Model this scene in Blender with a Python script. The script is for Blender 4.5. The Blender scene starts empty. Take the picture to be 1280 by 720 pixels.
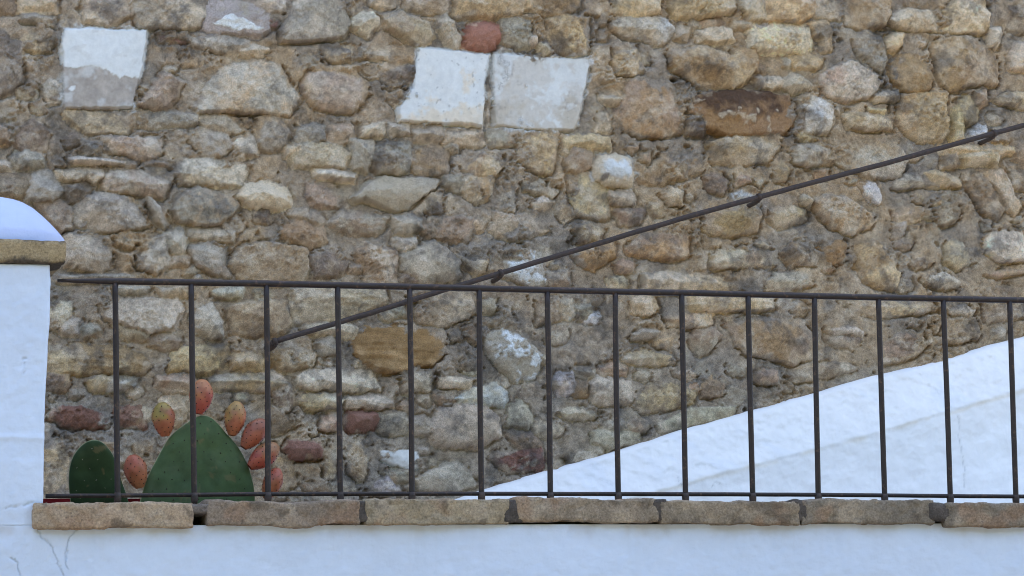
import bpy, bmesh, math, random
import numpy as np
from mathutils import Vector, Matrix

random.seed(7)
RNG = np.random.default_rng(11)
scene = bpy.context.scene
COL = scene.collection
R = math.radians

ZR = 1.957          # height of the railing's bottom rail above the street
YW = 1.10           # face of the rubble wall
YF = -0.085         # face of the rendered parapet and pillar
YC = -0.105         # front of the brick coping

# ---------------------------------------------------------------- noise
def _hash(ix, iz, seed):
    h = (ix.astype(np.int64) * 374761393 + iz.astype(np.int64) * 668265263 + seed * 2147483647 + 12345) & 0xFFFFFFFF
    h = ((h ^ (h >> 13)) * 1274126177) & 0xFFFFFFFF
    h = (h ^ (h >> 16)) & 0xFFFFFFFF
    h = (h * 2246822519) & 0xFFFFFFFF
    return ((h ^ (h >> 15)) & 0xFFFFFF) / float(0xFFFFFF) * 2 - 1

def vnoise(x, z, seed):
    x = np.asarray(x, float); z = np.asarray(z, float)
    ix = np.floor(x); iz = np.floor(z); fx = x - ix; fz = z - iz
    ux = fx * fx * fx * (fx * (fx * 6 - 15) + 10); uz = fz * fz * fz * (fz * (fz * 6 - 15) + 10)
    a = _hash(ix, iz, seed); b = _hash(ix + 1, iz, seed); c = _hash(ix, iz + 1, seed); d = _hash(ix + 1, iz + 1, seed)
    return (a * (1 - ux) + b * ux) * (1 - uz) + (c * (1 - ux) + d * ux) * uz

def fbm(x, z, scale, octv, seed, gain=.5, ridged=False):
    x = np.asarray(x, float) / scale; z = np.asarray(z, float) / scale
    tot = 0; amp = 1; nrm = 0
    for o in range(octv):
        ca, sa = math.cos(o * 1.3 + seed), math.sin(o * 1.3 + seed)
        n = vnoise(x * ca - z * sa + 17.3 * o, x * sa + z * ca - 9.1 * o, seed * 31 + o)
        if ridged: n = 1 - 2 * np.abs(n)
        tot = tot + n * amp; nrm += amp; amp *= gain; x = x * 2.03; z = z * 2.03
    return tot / nrm * 1.5

def ss(a, b, v):
    t = np.clip((v - a) / (b - a), 0, 1); return t * t * (3 - 2 * t)

def lin(c):
    c = np.asarray(c, float) / 255.0
    return np.where(c <= .04045, c / 12.92, ((c + .055) / 1.055) ** 2.4)

# what a white card looks like in the open shade of this yard: colours read off
# daylight photographs are divided by it to get the surface colour itself
SHADE = np.array([0.715, 0.81, 0.985])
def alb(c, k=1.0):
    return np.clip(lin(c) / SHADE * k, .008, .88)

# ---------------------------------------------------------------- object helpers
def tag(o, label=None, cat=None, group=None, kind=None):
    if label: o['label'] = label
    if cat: o['category'] = cat
    if group: o['group'] = group
    if kind: o['kind'] = kind
    return o

def empty(name, loc=(0, 0, 0)):
    o = bpy.data.objects.new(name, None); o.empty_display_size = .1
    COL.objects.link(o); o.location = loc; return o

def link(name, me, mat, parent=None):
    if mat is not None: me.materials.append(mat)
    o = bpy.data.objects.new(name, me); COL.objects.link(o)
    if parent is not None:
        o.parent = parent; 
        if parent.type == 'EMPTY': o.matrix_parent_inverse = Matrix.Translation(parent.location).inverted()
    return o

def np_mesh(name, V, F, col=None, nrm=None, smooth=True):
    V = np.asarray(V, np.float32); F = np.asarray(F, np.int32)
    me = bpy.data.meshes.new(name)
    k = F.shape[1]
    me.vertices.add(len(V)); me.vertices.foreach_set('co', V.ravel())
    me.loops.add(F.size); me.loops.foreach_set('vertex_index', F.ravel())
    me.polygons.add(len(F)); me.polygons.foreach_set('loop_start', np.arange(0, F.size, k, dtype=np.int32))
    me.polygons.foreach_set('loop_total', np.full(len(F), k, np.int32))
    me.polygons.foreach_set('use_smooth', np.full(len(F), smooth, bool))
    me.update(calc_edges=True)
    if col is not None:
        a = me.color_attributes.new('Col', 'FLOAT_COLOR', 'POINT')
        c4 = np.ones((len(V), 4), np.float32); c4[:, :3] = col
        a.data.foreach_set('color', c4.ravel())
    if nrm is not None:
        me.normals_split_custom_set_from_vertices(np.asarray(nrm, np.float32))
    return me

def grid_faces(nz, nx, flip=False):
    i = np.arange(nz - 1)[:, None] * nx + np.arange(nx - 1)[None, :]
    q = np.stack([i, i + 1, i + nx + 1, i + nx], -1).reshape(-1, 4)
    return q[:, ::-1] if flip else q

def bm_obj(name, bm, mat, parent=None, smooth=True):
    me = bpy.data.meshes.new(name); bm.to_mesh(me); bm.free()
    if smooth:
        for p in me.polygons: p.use_smooth = True
    return link(name, me, mat, parent)

def tube(name, pts, rad, mat, parent, seg=14, wob=0.0, caps=True, seed=1, cuts=0.03, flat=1.0):
    """round bar through a polyline, slightly hand-made"""
    pts = [Vector(p) for p in pts]; path = []; radl = isinstance(rad, (list, tuple))
    for i in range(len(pts) - 1):
        n = max(1, int((pts[i + 1] - pts[i]).length / cuts))
        for k in range(n):
            t = k / n; path.append((pts[i].lerp(pts[i + 1], t), (rad[i] * (1 - t) + rad[i + 1] * t) if radl else rad))
    path.append((pts[-1], rad[-1] if radl else rad))
    V = []; rr = random.Random(seed)
    for i, (p, ra) in enumerate(path):
        a = path[max(i - 1, 0)][0]; b = path[min(i + 1, len(path) - 1)][0]
        t = (b - a).normalized(); s = t.cross(Vector((0, 1, .01))).normalized()
        if s.length < .1: s = t.cross(Vector((1, 0, 0))).normalized()
        q = s.cross(t).normalized()
        off = (s * rr.uniform(-1, 1) + q * rr.uniform(-1, 1)) * wob
        k = 1 + rr.uniform(-1, 1) * wob * 60
        for j in range(seg):
            an = 2 * math.pi * j / seg
            V.append(p + off + (s * math.cos(an) + q * math.sin(an) * flat) * ra * k)
    F = []
    for i in range(len(path) - 1):
        for j in range(seg):
            F.append((i * seg + j, i * seg + (j + 1) % seg, (i + 1) * seg + (j + 1) % seg, (i + 1) * seg + j))
    if caps:
        F.append(tuple(range(seg))[::-1]); F.append(tuple((len(path) - 1) * seg + j for j in range(seg)))
    me = bpy.data.meshes.new(name); me.from_pydata(V, [], F); me.update()
    for p in me.polygons: p.use_smooth = len(p.vertices) == 4
    return link(name, me, mat, parent)

# ---------------------------------------------------------------- materials
def mat_new(name):
    m = bpy.data.materials.new(name); m.use_nodes = True
    nt = m.node_tree; return m, nt, nt.nodes['Principled BSDF']

def node(nt, t, **kw):
    n = nt.nodes.new(t)
    for k, v in kw.items():
        if k in n.inputs: n.inputs[k].default_value = v
        else: setattr(n, k, v)
    return n

def noise(nt, co, scale, detail=6, rough=.6):
    n = node(nt, 'ShaderNodeTexNoise', Scale=scale, Detail=detail, Roughness=rough)
    nt.links.new(co, n.inputs['Vector']); return n.outputs['Fac']

def mrange(nt, val, a, b, c, d):
    n = node(nt, 'ShaderNodeMapRange'); nt.links.new(val, n.inputs[0])
    for i, v in enumerate((a, b, c, d)): n.inputs[i + 1].default_value = v
    return n.outputs[0]

def mix(nt, fac, a, b, blend='MIX'):
    n = node(nt, 'ShaderNodeMix', data_type='RGBA', blend_type=blend)
    for sock, v in ((n.inputs[0], fac), (n.inputs[6], a), (n.inputs[7], b)):
        if isinstance(v, (float, int)): sock.default_value = v
        elif isinstance(v, (tuple, list, np.ndarray)): sock.default_value = (*[float(x) for x in v[:3]], 1)
        else: nt.links.new(v, sock)
    return n.outputs[2]

def bump(nt, hgt, strength, dist, prev=None):
    n = node(nt, 'ShaderNodeBump', Strength=strength, Distance=dist)
    nt.links.new(hgt, n.inputs['Height'])
    if prev is not None: nt.links.new(prev, n.inputs['Normal'])
    return n.outputs[0]

def coat(name, scale1, dark, bumps, rough=.9, attr=True, base=None, spec=.25, speck=None):
    m, nt, bs = mat_new(name)
    co = node(nt, 'ShaderNodeNewGeometry').outputs['Position']
    if attr:
        c = node(nt, 'ShaderNodeVertexColor', layer_name='Col').outputs['Color']
    else:
        c = node(nt, 'ShaderNodeRGB').outputs[0]; c.default_value = (*base, 1)
    f = mrange(nt, noise(nt, co, scale1, 8, .7), .3, .7, 1 - dark, 1 + dark * .8)
    vm = node(nt, 'ShaderNodeVectorMath', operation='SCALE'); nt.links.new(c, vm.inputs[0]); nt.links.new(f, vm.inputs['Scale'])
    c = vm.outputs[0]
    if speck:
        sc, lo, hi, scol, amt = speck
        s = mrange(nt, noise(nt, co, sc, 4, .6), lo, hi, 0, amt); c = mix(nt, s, c, scol)
    nt.links.new(c, bs.inputs['Base Color'])
    bs.inputs['Roughness'].default_value = rough; bs.inputs['Specular IOR Level'].default_value = spec
    pr = None
    for sc, st, di, det in bumps:
        pr = bump(nt, noise(nt, co, sc, det, .65), st, di, pr)
    if pr is not None: nt.links.new(pr, bs.inputs['Normal'])
    return m

M = {}
M['stone'] = coat('rubble_stone', 380, .46, [(60, .5, .010, 8), (300, .7, .004, 6)], .93, speck=(300, .59, .70, (.09, .078, .066), .5))
M['block'] = coat('whitewashed_stone', 60, .10, [(40, .25, .006, 6), (220, .3, .0025, 6)], .88, spec=.25)
M['lime'] = coat('limewash', 9, .045, [(14, .16, .02, 6), (110, .22, .004, 6)], .82, spec=.3)
M['brick'] = coat('old_brick', 210, .46, [(50, .5, .01, 8), (240, .6, .004, 6)], .92, speck=(140, .60, .74, (.09, .08, .07), .6))
M['iron'] = coat('painted_iron', 60, .22, [(130, .25, .003, 5)], .48, attr=False, base=(.030, .022, .020), spec=.32, speck=(95, .57, .70, (.115, .068, .045), .75))
M['dark_iron'] = coat('rusty_iron', 90, .3, [(130, .4, .003, 5)], .6, attr=False, base=(.056, .040, .033), spec=.3, speck=(90, .52, .70, (.10, .055, .035), .6))
M['pad'] = coat('cactus_skin', 26, .24, [(60, .14, .004, 5)], .68, spec=.25)
M['fruit'] = coat('fruit_skin', 60, .12, [(160, .10, .002, 4)], .45, spec=.4)
M['spine'] = coat('areole', 60, .2, [], .9, attr=False, base=(.035, .022, .016))
M['red_plastic'] = coat('red_planter', 20, .1, [(80, .1, .003, 3)], .45, attr=False, base=(.30, .012, .022), spec=.5)
M['soil'] = coat('soil', 60, .4, [(60, .8, .02, 6)], .95, attr=False, base=(.05, .035, .025))
M['paving'] = coat('street_paving', 3, .2, [(20, .3, .01, 6)], .9, attr=False, base=(.21, .185, .155))
M['tile'] = coat('terrace_tile', 8, .2, [(30, .3, .01, 6)], .85, attr=False, base=(.62, .58, .52))

# ---------------------------------------------------------------- rubble wall
STONES = '''y2 -57,3196 23,3199 26,3175 7,3167 -57,3168
k2h -54,3161 -22,3162 26,3151 21,3135 -54,3143
y1 -50,3109 7,3114 17,3093 7,3075 -45,3078
V2h!block_a 47,3128 121,3129 243,3132 240,3095 234,3058 221,2999 207,2943 121,2939 47,2935 44,3002 46,3041 41,3089
y1h 47,2933 209,2931 207,2897 197,2880 97,2877 50,2916
g1 212,2931 368,2929 366,2911 308,2911 214,2900
bp3 226,2951 265,3001 289,3029 328,3008 318,2979 289,2948 265,2943
ko4 361,2950 395,3006 430,3052 508,3067 567,3061 591,3013 616,2975 586,2944 468,2944 371,2937
ky3 212,3232 384,3240 386,3182 372,3149 304,3141 222,3145 210,3174
bt1 92,3227 207,3232 202,3169 150,3147 97,3154
b2 -107,3217 -74,3219 -78,3166 -125,3168
lg2!plaster 396,3207 539,3213 541,3154 523,3138 469,3132 386,3142
k2 357,3117 420,3124 494,3115 499,3091 445,3085 364,3101
t2 464,3099 508,3106 538,3097 518,3084 469,3082
r0 270,3125 338,3129 345,3116 275,3112
o1s 333,3077 362,3090 386,3074 376,3054 337,3052
d2r -106,3131 -78,3094 -55,3090 -54,2998 -87,2968 -124,2962 -125,3125
c2 -106,3035 -85,3036 -85,3012 -106,3008
k1 -2,2991 16,3004 38,2997 35,2954 12,2950
r0 -106,2996 -85,2992 -87,2973 -106,2970
o3s -124,2891 -89,2878 -91,2851 -124,2845
b1 -66,2854 -49,2888 -26,2904 3,2876 -4,2837 -49,2826
b1 50,2863 78,2874 88,2850 59,2842
k2 371,2927 434,2929 478,2901 463,2891 390,2898
k2 351,2868 390,2894 439,2886 448,2852 409,2821 375,2835
c2 453,2862 493,2887 512,2873 507,2844 468,2828
k2 499,3246 583,3250 578,3200 563,3192 499,3191
r1 543,3176 563,3180 567,3162 556,3155 542,3159
kg4h 608,3251 708,3255 747,3168 727,3135 647,3121 573,3118 568,3145 595,3191
k2 713,3256 786,3259 783,3209 747,3188 727,3202
c4 783,3210 813,3188 813,3171 792,3155 792,3141 767,3154 746,3165 752,3183
c2 798,3260 856,3262 853,3220 798,3217
yp4 833,3184 868,3205 939,3176 951,3152 928,3125 908,3127 878,3151 840,3164
k2 887,3264 996,3269 993,3211 949,3212 886,3214
y3 1019,3270 1212,3279 1209,3233 1165,3219 1103,3207 1018,3205
k3r 970,3192 990,3201 1010,3174 1022,3145 1015,3124 989,3143 974,3173
R3s!boulder 1035,3150 1051,3176 1087,3187 1120,3181 1125,3159 1109,3131 1076,3119 1043,3128
y2 677,3105 747,3111 746,3083 721,3077 679,3083
o1 759,3109 857,3114 908,3110 905,3085 857,3080 817,3089 761,3089
d1r 826,3072 857,3078 907,3072 904,3035 866,3019 831,3022 821,3052
p3s 629,3010 644,3042 716,3050 766,3032 783,3001 770,2975 740,2950 705,2951 661,2967 636,2990
w2h!block_b 918,3118 1009,3113 1099,3108 1085,3067 1080,2992 1075,2926 1017,2934 971,2929 866,2934 868,2964 901,3015 907,3070
W1h!block_c 1112,3109 1235,3107 1356,3107 1354,3082 1338,3021 1322,2950 1311,2925 1181,2925 1109,2933 1108,3023
c3 770,2921 820,2925 827,2901 772,2896
op3 685,2916 725,2922 750,2911 744,2883 687,2875
g2 616,2901 650,2920 680,2913 675,2884 640,2873 613,2879
k2 837,2921 885,2925 887,2908 840,2898
t3 898,2921 971,2922 977,2898 965,2881 905,2886
t2 980,2908 1073,2914 1075,2884 983,2884
t2 507,2927 557,2933 586,2900 576,2866 536,2855 512,2873
g1 1088,2915 1160,2912 1164,2885 1098,2882
oy2 1218,3279 1332,3285 1332,3239 1289,3222 1243,3217 1217,3229
oy3r 1253,3200 1289,3217 1352,3209 1356,3154 1345,3123 1293,3120 1257,3144
y3 1422,3289 1549,3295 1542,3238 1489,3223 1423,3222
yk4r 1581,3296 1747,3304 1746,3257 1713,3240 1595,3225 1577,3245
yk3 1758,3304 1831,3308 1831,3238 1783,3228 1768,3253
cw3 1415,3202 1452,3215 1558,3219 1581,3189 1551,3154 1509,3157 1451,3163 1417,3181
c2 1648,3186 1691,3203 1734,3195 1739,3175 1695,3168 1650,3166
p1 1654,3217 1708,3227 1713,3212 1664,3205
k1 1740,3221 1788,3226 1788,3208 1739,3206
g1 1796,3208 1837,3215 1835,3153 1795,3154
yk3r 1424,3131 1456,3140 1487,3123 1497,3088 1475,3067 1433,3073 1423,3105
k1 1490,3149 1514,3145 1510,3104 1492,3103
oy5 1567,3134 1668,3150 1711,3135 1732,3126 1759,3150 1802,3146 1803,3110 1774,3076 1730,3046 1682,3044 1623,3057 1592,3087 1571,3101
ob4 1454,3046 1485,3057 1538,3041 1612,3042 1603,3000 1596,2939 1567,2923 1482,2915 1441,2934 1420,2963 1442,3010
c3 1385,3013 1406,3015 1434,3009 1432,2998 1405,2997
k1 1379,2967 1410,2973 1409,2928 1378,2927
D4!dark 1612,3016 1654,3027 1762,3041 1880,3026 1903,2980 1878,2941 1716,2925 1663,2941 1653,2974 1616,2980
d3r 1605,2965 1648,2977 1663,2952 1652,2926 1610,2932
oy2 1166,2913 1267,2920 1258,2847 1247,2817 1214,2818 1169,2845
yk3 1286,2904 1357,2913 1403,2905 1408,2882 1288,2873
c3 1203,3157 1216,3160 1218,3143 1207,3140
c3 1226,3135 1246,3141 1251,3124 1238,3117
k3 1795,3074 1812,3082 1824,3049 1805,3044
g1r 1134,3195 1196,3202 1205,3142 1169,3131 1138,3144
o1 1383,3180 1399,3183 1401,3158 1385,3157
oy4 1839,3308 1959,3314 1958,3251 1941,3232 1881,3227 1837,3225
k1 1965,3314 2031,3317 2028,3239 1963,3244
ok4 2053,3318 2167,3324 2164,3261 2150,3228 2094,3221 2053,3230
cy4 2170,3256 2218,3273 2307,3267 2311,3220 2238,3219 2183,3230 2167,3242
b1 2218,3294 2303,3330 2318,3278 2229,3274
yc4 2324,3268 2376,3323 2416,3319 2445,3273 2441,3231 2418,3219 2339,3216 2320,3231
c4s 2446,3225 2478,3233 2477,3211 2459,3181 2442,3188
db2r 2508,3286 2557,3305 2577,3231 2506,3236
cy3r 1788,3213 1831,3210 1886,3222 1946,3217 1952,3165 1938,3152 1830,3150 1787,3156
y3 1946,3222 1990,3227 2008,3202 2004,3157 1985,3154 1983,3190 1962,3200
y1 1894,3135 1938,3142 1976,3128 1964,3109 1910,3109
g2r 2071,3183 2105,3213 2143,3192 2158,3145 2140,3108 2108,3133 2076,3163
y4s 2159,3182 2174,3206 2202,3207 2198,3181 2181,3162 2161,3169
o4 2171,3114 2191,3147 2236,3164 2258,3155 2278,3087 2266,3066 2227,3057 2194,3068 2175,3089
ob5 2287,3182 2310,3196 2389,3205 2439,3186 2461,3157 2461,3089 2379,3081 2328,3060 2306,3088 2294,3135
cp3 1975,3086 2030,3119 2074,3126 2112,3102 2139,3072 2105,3044 2044,3027 1990,3040 1974,3060
c3 2113,3047 2155,3054 2185,3053 2185,3034 2121,3029
c2 1795,3074 1863,3077 1868,3056 1794,3046
k3 1871,3072 1909,3084 1941,3064 1938,3046 1886,3041 1870,3051
kw4 1907,3016 1935,3038 1994,3020 2004,2984 1987,2942 1905,2942
y2r 1905,2939 1954,2941 1959,2926 1931,2912 1910,2919
yc4 2037,2990 2060,2999 2098,2992 2169,2984 2166,2958 2108,2956 2053,2962
y2 2104,3008 2148,3012 2147,2994 2106,2995
yo4r 2199,3043 2244,3055 2316,3055 2315,2953 2301,2942 2240,2935 2207,2954 2180,2980
y3 2334,3016 2354,3027 2365,2939 2340,2935
yk3 2358,3038 2383,3052 2405,3024 2404,2992 2375,2976 2356,2996
p3s 2406,3061 2426,3067 2431,3041 2411,3032
y3 2456,3049 2491,3061 2548,3061 2546,3029 2479,3034
c3 2503,3164 2530,3195 2575,3189 2573,3128 2505,3128
w2r 2386,2960 2409,2972 2431,2967 2430,2941 2385,2940
yk3 1673,2905 1737,2919 1858,2927 1855,2897 1822,2865 1736,2854 1676,2860
g2 -77,2811 -49,2829 -7,2823 -4,2802 -68,2791
k2 -114,2798 -84,2799 -82,2785 -114,2782
c4h 55,2818 83,2821 197,2815 190,2803 93,2803 62,2804
b2 197,2815 221,2813 216,2796 197,2798
t3 50,2786 97,2795 135,2791 138,2775 121,2760 93,2771 45,2767
y2 31,2781 43,2784 45,2770 33,2767
yb2 -124,2765 -54,2771 -32,2758 -39,2727 -77,2728 -123,2729
g3 -39,2727 -21,2775 17,2778 45,2738 17,2716 -35,2717
db2r 55,2748 93,2764 116,2745 83,2711 55,2712
pk4 150,2780 197,2788 274,2791 298,2775 283,2731 235,2734 197,2740 145,2741 138,2760
pk3 140,2867 274,2871 274,2837 245,2818 221,2821 178,2835 144,2829
p2 236,2816 303,2813 308,2804 245,2804
kc3 313,2818 351,2827 400,2824 487,2809 475,2768 409,2766 322,2766 312,2789
gk5 76,2706 102,2726 159,2737 197,2724 226,2691 245,2662 221,2652 112,2642 79,2663
k5h 238,2734 247,2737 274,2706 295,2664 283,2654 269,2668 245,2706
go4 307,2693 322,2732 370,2755 419,2739 448,2735 465,2711 433,2677 389,2666 322,2674
t2h 341,2655 389,2659 457,2648 452,2624 389,2627 341,2634
g1r 433,2672 462,2687 477,2668 462,2648 433,2657
c5!creamst 467,2740 487,2762 536,2769 581,2756 583,2725 555,2713 496,2715
t4 50,2624 64,2636 121,2626 152,2598 150,2565 131,2545 98,2554 50,2562
tk3 221,2590 254,2629 283,2639 288,2606 297,2568 264,2548 226,2557
k3 283,2644 322,2655 338,2626 331,2597 307,2601 288,2620
o1r 298,2587 346,2588 341,2569 302,2568
gp3 346,2607 394,2623 428,2609 433,2575 442,2547 399,2551 360,2574
ok4 449,2571 467,2610 525,2623 629,2610 635,2579 619,2536 525,2529 466,2542
b2 -11,2704 36,2714 64,2691 69,2658 41,2645 8,2680
k2h 36,2536 112,2542 235,2542 240,2531 178,2527 36,2524
g1r 169,2632 202,2642 221,2619 197,2604 173,2613
g2 88,2859 140,2861 135,2832 116,2824 90,2836
yk2 591,2861 650,2873 719,2863 742,2846 724,2816 605,2820
y2 581,2861 615,2867 625,2850 586,2844
yc3h 654,2809 694,2812 758,2798 753,2783 704,2786 657,2792
k3 744,2881 799,2878 799,2843 784,2811 754,2815 749,2851
dg3r 796,2828 809,2868 834,2879 890,2876 894,2846 884,2816 854,2801 813,2807
bo2 899,2831 910,2857 945,2877 985,2864 985,2814 939,2803 904,2812
py2 1025,2820 1051,2831 1082,2858 1128,2838 1107,2808 1061,2807
kg4h!flake 743,2738 783,2774 823,2795 873,2791 914,2795 964,2789 954,2769 918,2748 883,2713 852,2707 813,2723 773,2742 753,2731
p1 644,2763 669,2763 708,2742 706,2725 659,2726 641,2741
oO3r 579,2661 604,2686 668,2668 678,2639 643,2619 589,2627 569,2646
po2 594,2695 634,2706 643,2677 604,2671
b2 639,2687 653,2699 673,2683 658,2663
pk2 698,2683 718,2703 782,2700 832,2687 802,2657 742,2660 703,2674
g3s 847,2687 882,2698 918,2691 917,2669 882,2659 857,2663
p1 918,2689 1049,2697 1044,2677 1028,2647 942,2650 917,2669
g2 975,2804 1015,2803 1020,2766 979,2779
co2r 1025,2801 1102,2798 1096,2763 1060,2742 1025,2766
g1 1101,2768 1152,2774 1152,2720 1106,2721
k4s 866,2594 892,2620 952,2636 982,2617 1012,2583 1006,2553 916,2537 871,2560
c3 852,2638 902,2642 902,2620 871,2609
oc3r 757,2612 782,2624 851,2609 856,2580 850,2535 781,2532 776,2563 759,2592
dp2r 871,2555 906,2556 911,2532 865,2531
bd2 643,2594 702,2606 737,2587 721,2562 652,2546
y2 1007,2602 1048,2589 1083,2594 1078,2569 1057,2564
w2r!paintpatch 1096,2624 1155,2629 1219,2623 1226,2558 1242,2548 1201,2533 1144,2556 1093,2569
kb2 1101,2713 1156,2709 1249,2723 1244,2677 1145,2645 1105,2674
d1r 511,2703 535,2699 535,2679 511,2681
d1r 933,2749 969,2759 968,2715 938,2709
c2 986,2884 1011,2880 1008,2867 988,2871
kb3 1293,2844 1309,2879 1356,2871 1355,2835 1318,2819 1295,2824
w5s!whitestone 1361,2820 1365,2849 1376,2862 1418,2867 1455,2851 1462,2823 1459,2798 1438,2788 1396,2789 1367,2801
ky2 1297,2809 1329,2822 1355,2815 1365,2790 1401,2776 1394,2711 1368,2703 1316,2714 1297,2769
k3 1406,2772 1458,2778 1468,2758 1458,2743 1416,2739 1400,2756
k2 1184,2795 1230,2797 1235,2777 1266,2773 1250,2752 1188,2778
cw3 1201,2741 1229,2754 1257,2737 1249,2722 1208,2724
yb2 1263,2743 1286,2756 1306,2709 1285,2696 1262,2718
y4s 1542,2765 1564,2786 1590,2777 1589,2751 1558,2745
ob2 1491,2809 1545,2871 1582,2888 1646,2880 1645,2839 1596,2812 1532,2800
pb2 1660,2824 1687,2830 1713,2811 1702,2780 1675,2789
pg2 1740,2832 1778,2828 1777,2807 1740,2804
c2 1788,2813 1815,2808 1804,2800
wg1 1728,2775 1755,2789 1793,2782 1776,2761 1733,2760
ob3r 1651,2682 1663,2726 1781,2751 1802,2732 1790,2681 1720,2674
cp3t 1671,2617 1687,2633 1816,2641 1826,2610 1825,2598 1729,2593 1673,2594
c3 1789,2655 1821,2656 1821,2641 1794,2640
bo3 1450,2632 1482,2663 1551,2670 1609,2676 1602,2621 1560,2610 1476,2620
yd3r 1310,2679 1342,2690 1383,2676 1372,2650 1325,2644
o3r 1314,2609 1362,2640 1408,2641 1408,2616 1360,2585 1324,2594
p2s 1418,2591 1439,2602 1462,2592 1454,2575 1428,2574
cp2 1401,2556 1433,2559 1443,2540 1406,2539
yk3 1487,2563 1548,2578 1643,2571 1733,2553 1749,2533 1610,2525 1486,2525
y1 1515,2739 1536,2742 1541,2720 1520,2719
pb2 1415,2727 1457,2733 1494,2724 1478,2703 1436,2697
gb2 1236,2568 1288,2574 1292,2539 1246,2538
p2 1450,2884 1476,2887 1460,2874
p1 1489,2867 1510,2870 1507,2853 1492,2855
k4r 1903,2862 1893,2898 1931,2909 1991,2906 1990,2865 1930,2855
yo3 1843,2840 1865,2864 1886,2841 1874,2815 1845,2814
co2 1996,2901 2057,2918 2173,2927 2205,2887 2198,2856 2175,2834 2115,2833 2055,2846 2006,2870
k3 2164,2816 2198,2840 2248,2842 2249,2813 2169,2807
y4 2250,2842 2287,2848 2348,2837 2350,2816 2252,2811
yb3t 2316,2890 2350,2899 2352,2873 2312,2869
yc4t 2355,2897 2400,2901 2462,2898 2456,2876 2354,2873
y2t 2306,2914 2502,2920 2502,2907 2316,2898
p2r 2509,2933 2566,2940 2563,2888 2513,2891
yc2 2416,2857 2472,2859 2498,2797 2519,2766 2501,2747 2475,2786
b2r 2370,2835 2415,2847 2468,2759 2450,2733 2412,2753 2380,2804
by2 2500,2849 2562,2861 2560,2809 2498,2818
cp4h 1906,2770 1922,2786 1943,2769 1935,2748 1911,2757
yb2 1834,2738 1878,2759 1921,2735 1920,2714 1844,2702 1829,2717
cw2 2076,2811 2114,2817 2130,2781 2123,2761 2102,2781
ok4r 1948,2756 1976,2780 2025,2776 2068,2754 2106,2734 2094,2703 2050,2684 1990,2701 1959,2731
py1 2161,2741 2200,2757 2244,2748 2238,2727 2177,2721
o2 2262,2777 2284,2786 2300,2765 2284,2760 2267,2764
bk3r 2278,2749 2328,2771 2344,2751 2332,2720 2299,2714
ky3 2308,2652 2325,2673 2352,2663 2368,2632 2362,2612 2334,2603 2309,2616
c4 2420,2680 2438,2696 2539,2699 2542,2636 2463,2619 2424,2644
dO3r 1858,2631 1881,2657 1924,2653 1955,2623 1949,2603 1879,2601
oO3r 1956,2654 1995,2670 2027,2656 2020,2620 1998,2604 1977,2614
oy2 2060,2656 2109,2663 2152,2617 2172,2577 2155,2546 2095,2560 2064,2605
k2 1813,2559 1846,2575 1922,2582 1932,2552 1877,2540 1813,2539
ck3 2238,2568 2294,2584 2338,2565 2332,2549 2249,2553
yp2h 2411,2587 2473,2604 2541,2613 2541,2597 2444,2580
k2r 2166,2710 2193,2716 2193,2690 2165,2679
kc2 15,2476 60,2473 60,2449 37,2415 -10,2410 -10,2476
tc3 138,2464 159,2477 226,2480 316,2482 326,2463 307,2420 245,2407 202,2423 145,2441
t2 173,2418 226,2418 249,2407 242,2388 197,2394
k4s 360,2440 369,2459 398,2476 422,2431 424,2395 393,2399 369,2416
oy3 439,2463 466,2475 524,2480 579,2480 593,2429 573,2415 504,2403 450,2413
oy3t -33,2348 13,2351 84,2369 159,2365 225,2352 249,2328 235,2309 159,2311 -33,2307
oy3 311,2353 330,2368 436,2374 439,2321 369,2313 297,2317
oy3 441,2340 460,2355 514,2356 533,2332 514,2322 446,2321
by2 -33,2297 55,2300 56,2267 -33,2262
yw3 105,2287 131,2299 168,2299 216,2292 206,2276 164,2271 117,2268
pc3 268,2298 302,2301 345,2299 369,2282 342,2272 302,2267 271,2281
ky3t 397,2292 436,2307 509,2303 562,2299 577,2284 562,2276 465,2274 402,2278
r2r 23,2222 93,2223 140,2204 150,2181 103,2185 51,2180 14,2203
rb2r 173,2224 225,2224 235,2186 178,2186
yc2r 287,2243 321,2248 335,2215 320,2192 306,2206
g2 37,2411 60,2439 83,2426 79,2402 46,2404
g2 93,2412 116,2417 131,2403 98,2395
k2 394,2517 476,2514 466,2494 408,2493
k2 173,2513 245,2509 240,2500 173,2501
y2 269,2510 345,2511 350,2497 288,2493
b1r 245,2395 268,2400 321,2386 311,2372 254,2376
yc4t 598,2511 652,2527 711,2528 820,2525 825,2491 780,2466 701,2440 607,2436 595,2468
c3 627,2425 700,2431 755,2422 750,2405 710,2404 631,2417
Oo4t!ochre 749,2388 779,2417 849,2423 964,2420 971,2362 948,2342 898,2339 858,2321 798,2325 759,2354
ty2 900,2473 925,2493 981,2513 1041,2510 1051,2475 1030,2451 970,2432 909,2439
og2r 543,2346 592,2376 646,2357 641,2328 562,2323
g2s 656,2382 690,2401 700,2363 670,2358
ck3 601,2304 636,2316 699,2317 783,2316 808,2277 748,2269 630,2275 606,2287
yk3t 608,2246 640,2261 699,2257 714,2247 708,2230 630,2227
c3t 723,2247 778,2257 842,2258 842,2239 797,2229 728,2233
kc3 863,2314 938,2317 937,2274 867,2270
c3h 953,2305 993,2308 1043,2299 1038,2279 957,2279
wk3s 997,2255 1053,2280 1099,2285 1126,2266 1118,2244 1073,2236 1037,2231
r4!redbrick 725,2204 738,2219 797,2217 804,2200 792,2180 733,2180
rp3 659,2180 669,2204 698,2209 708,2189 698,2175
kg4s 936,2181 957,2220 997,2240 1058,2241 1102,2212 1107,2163 1056,2141 976,2140 946,2152
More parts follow.
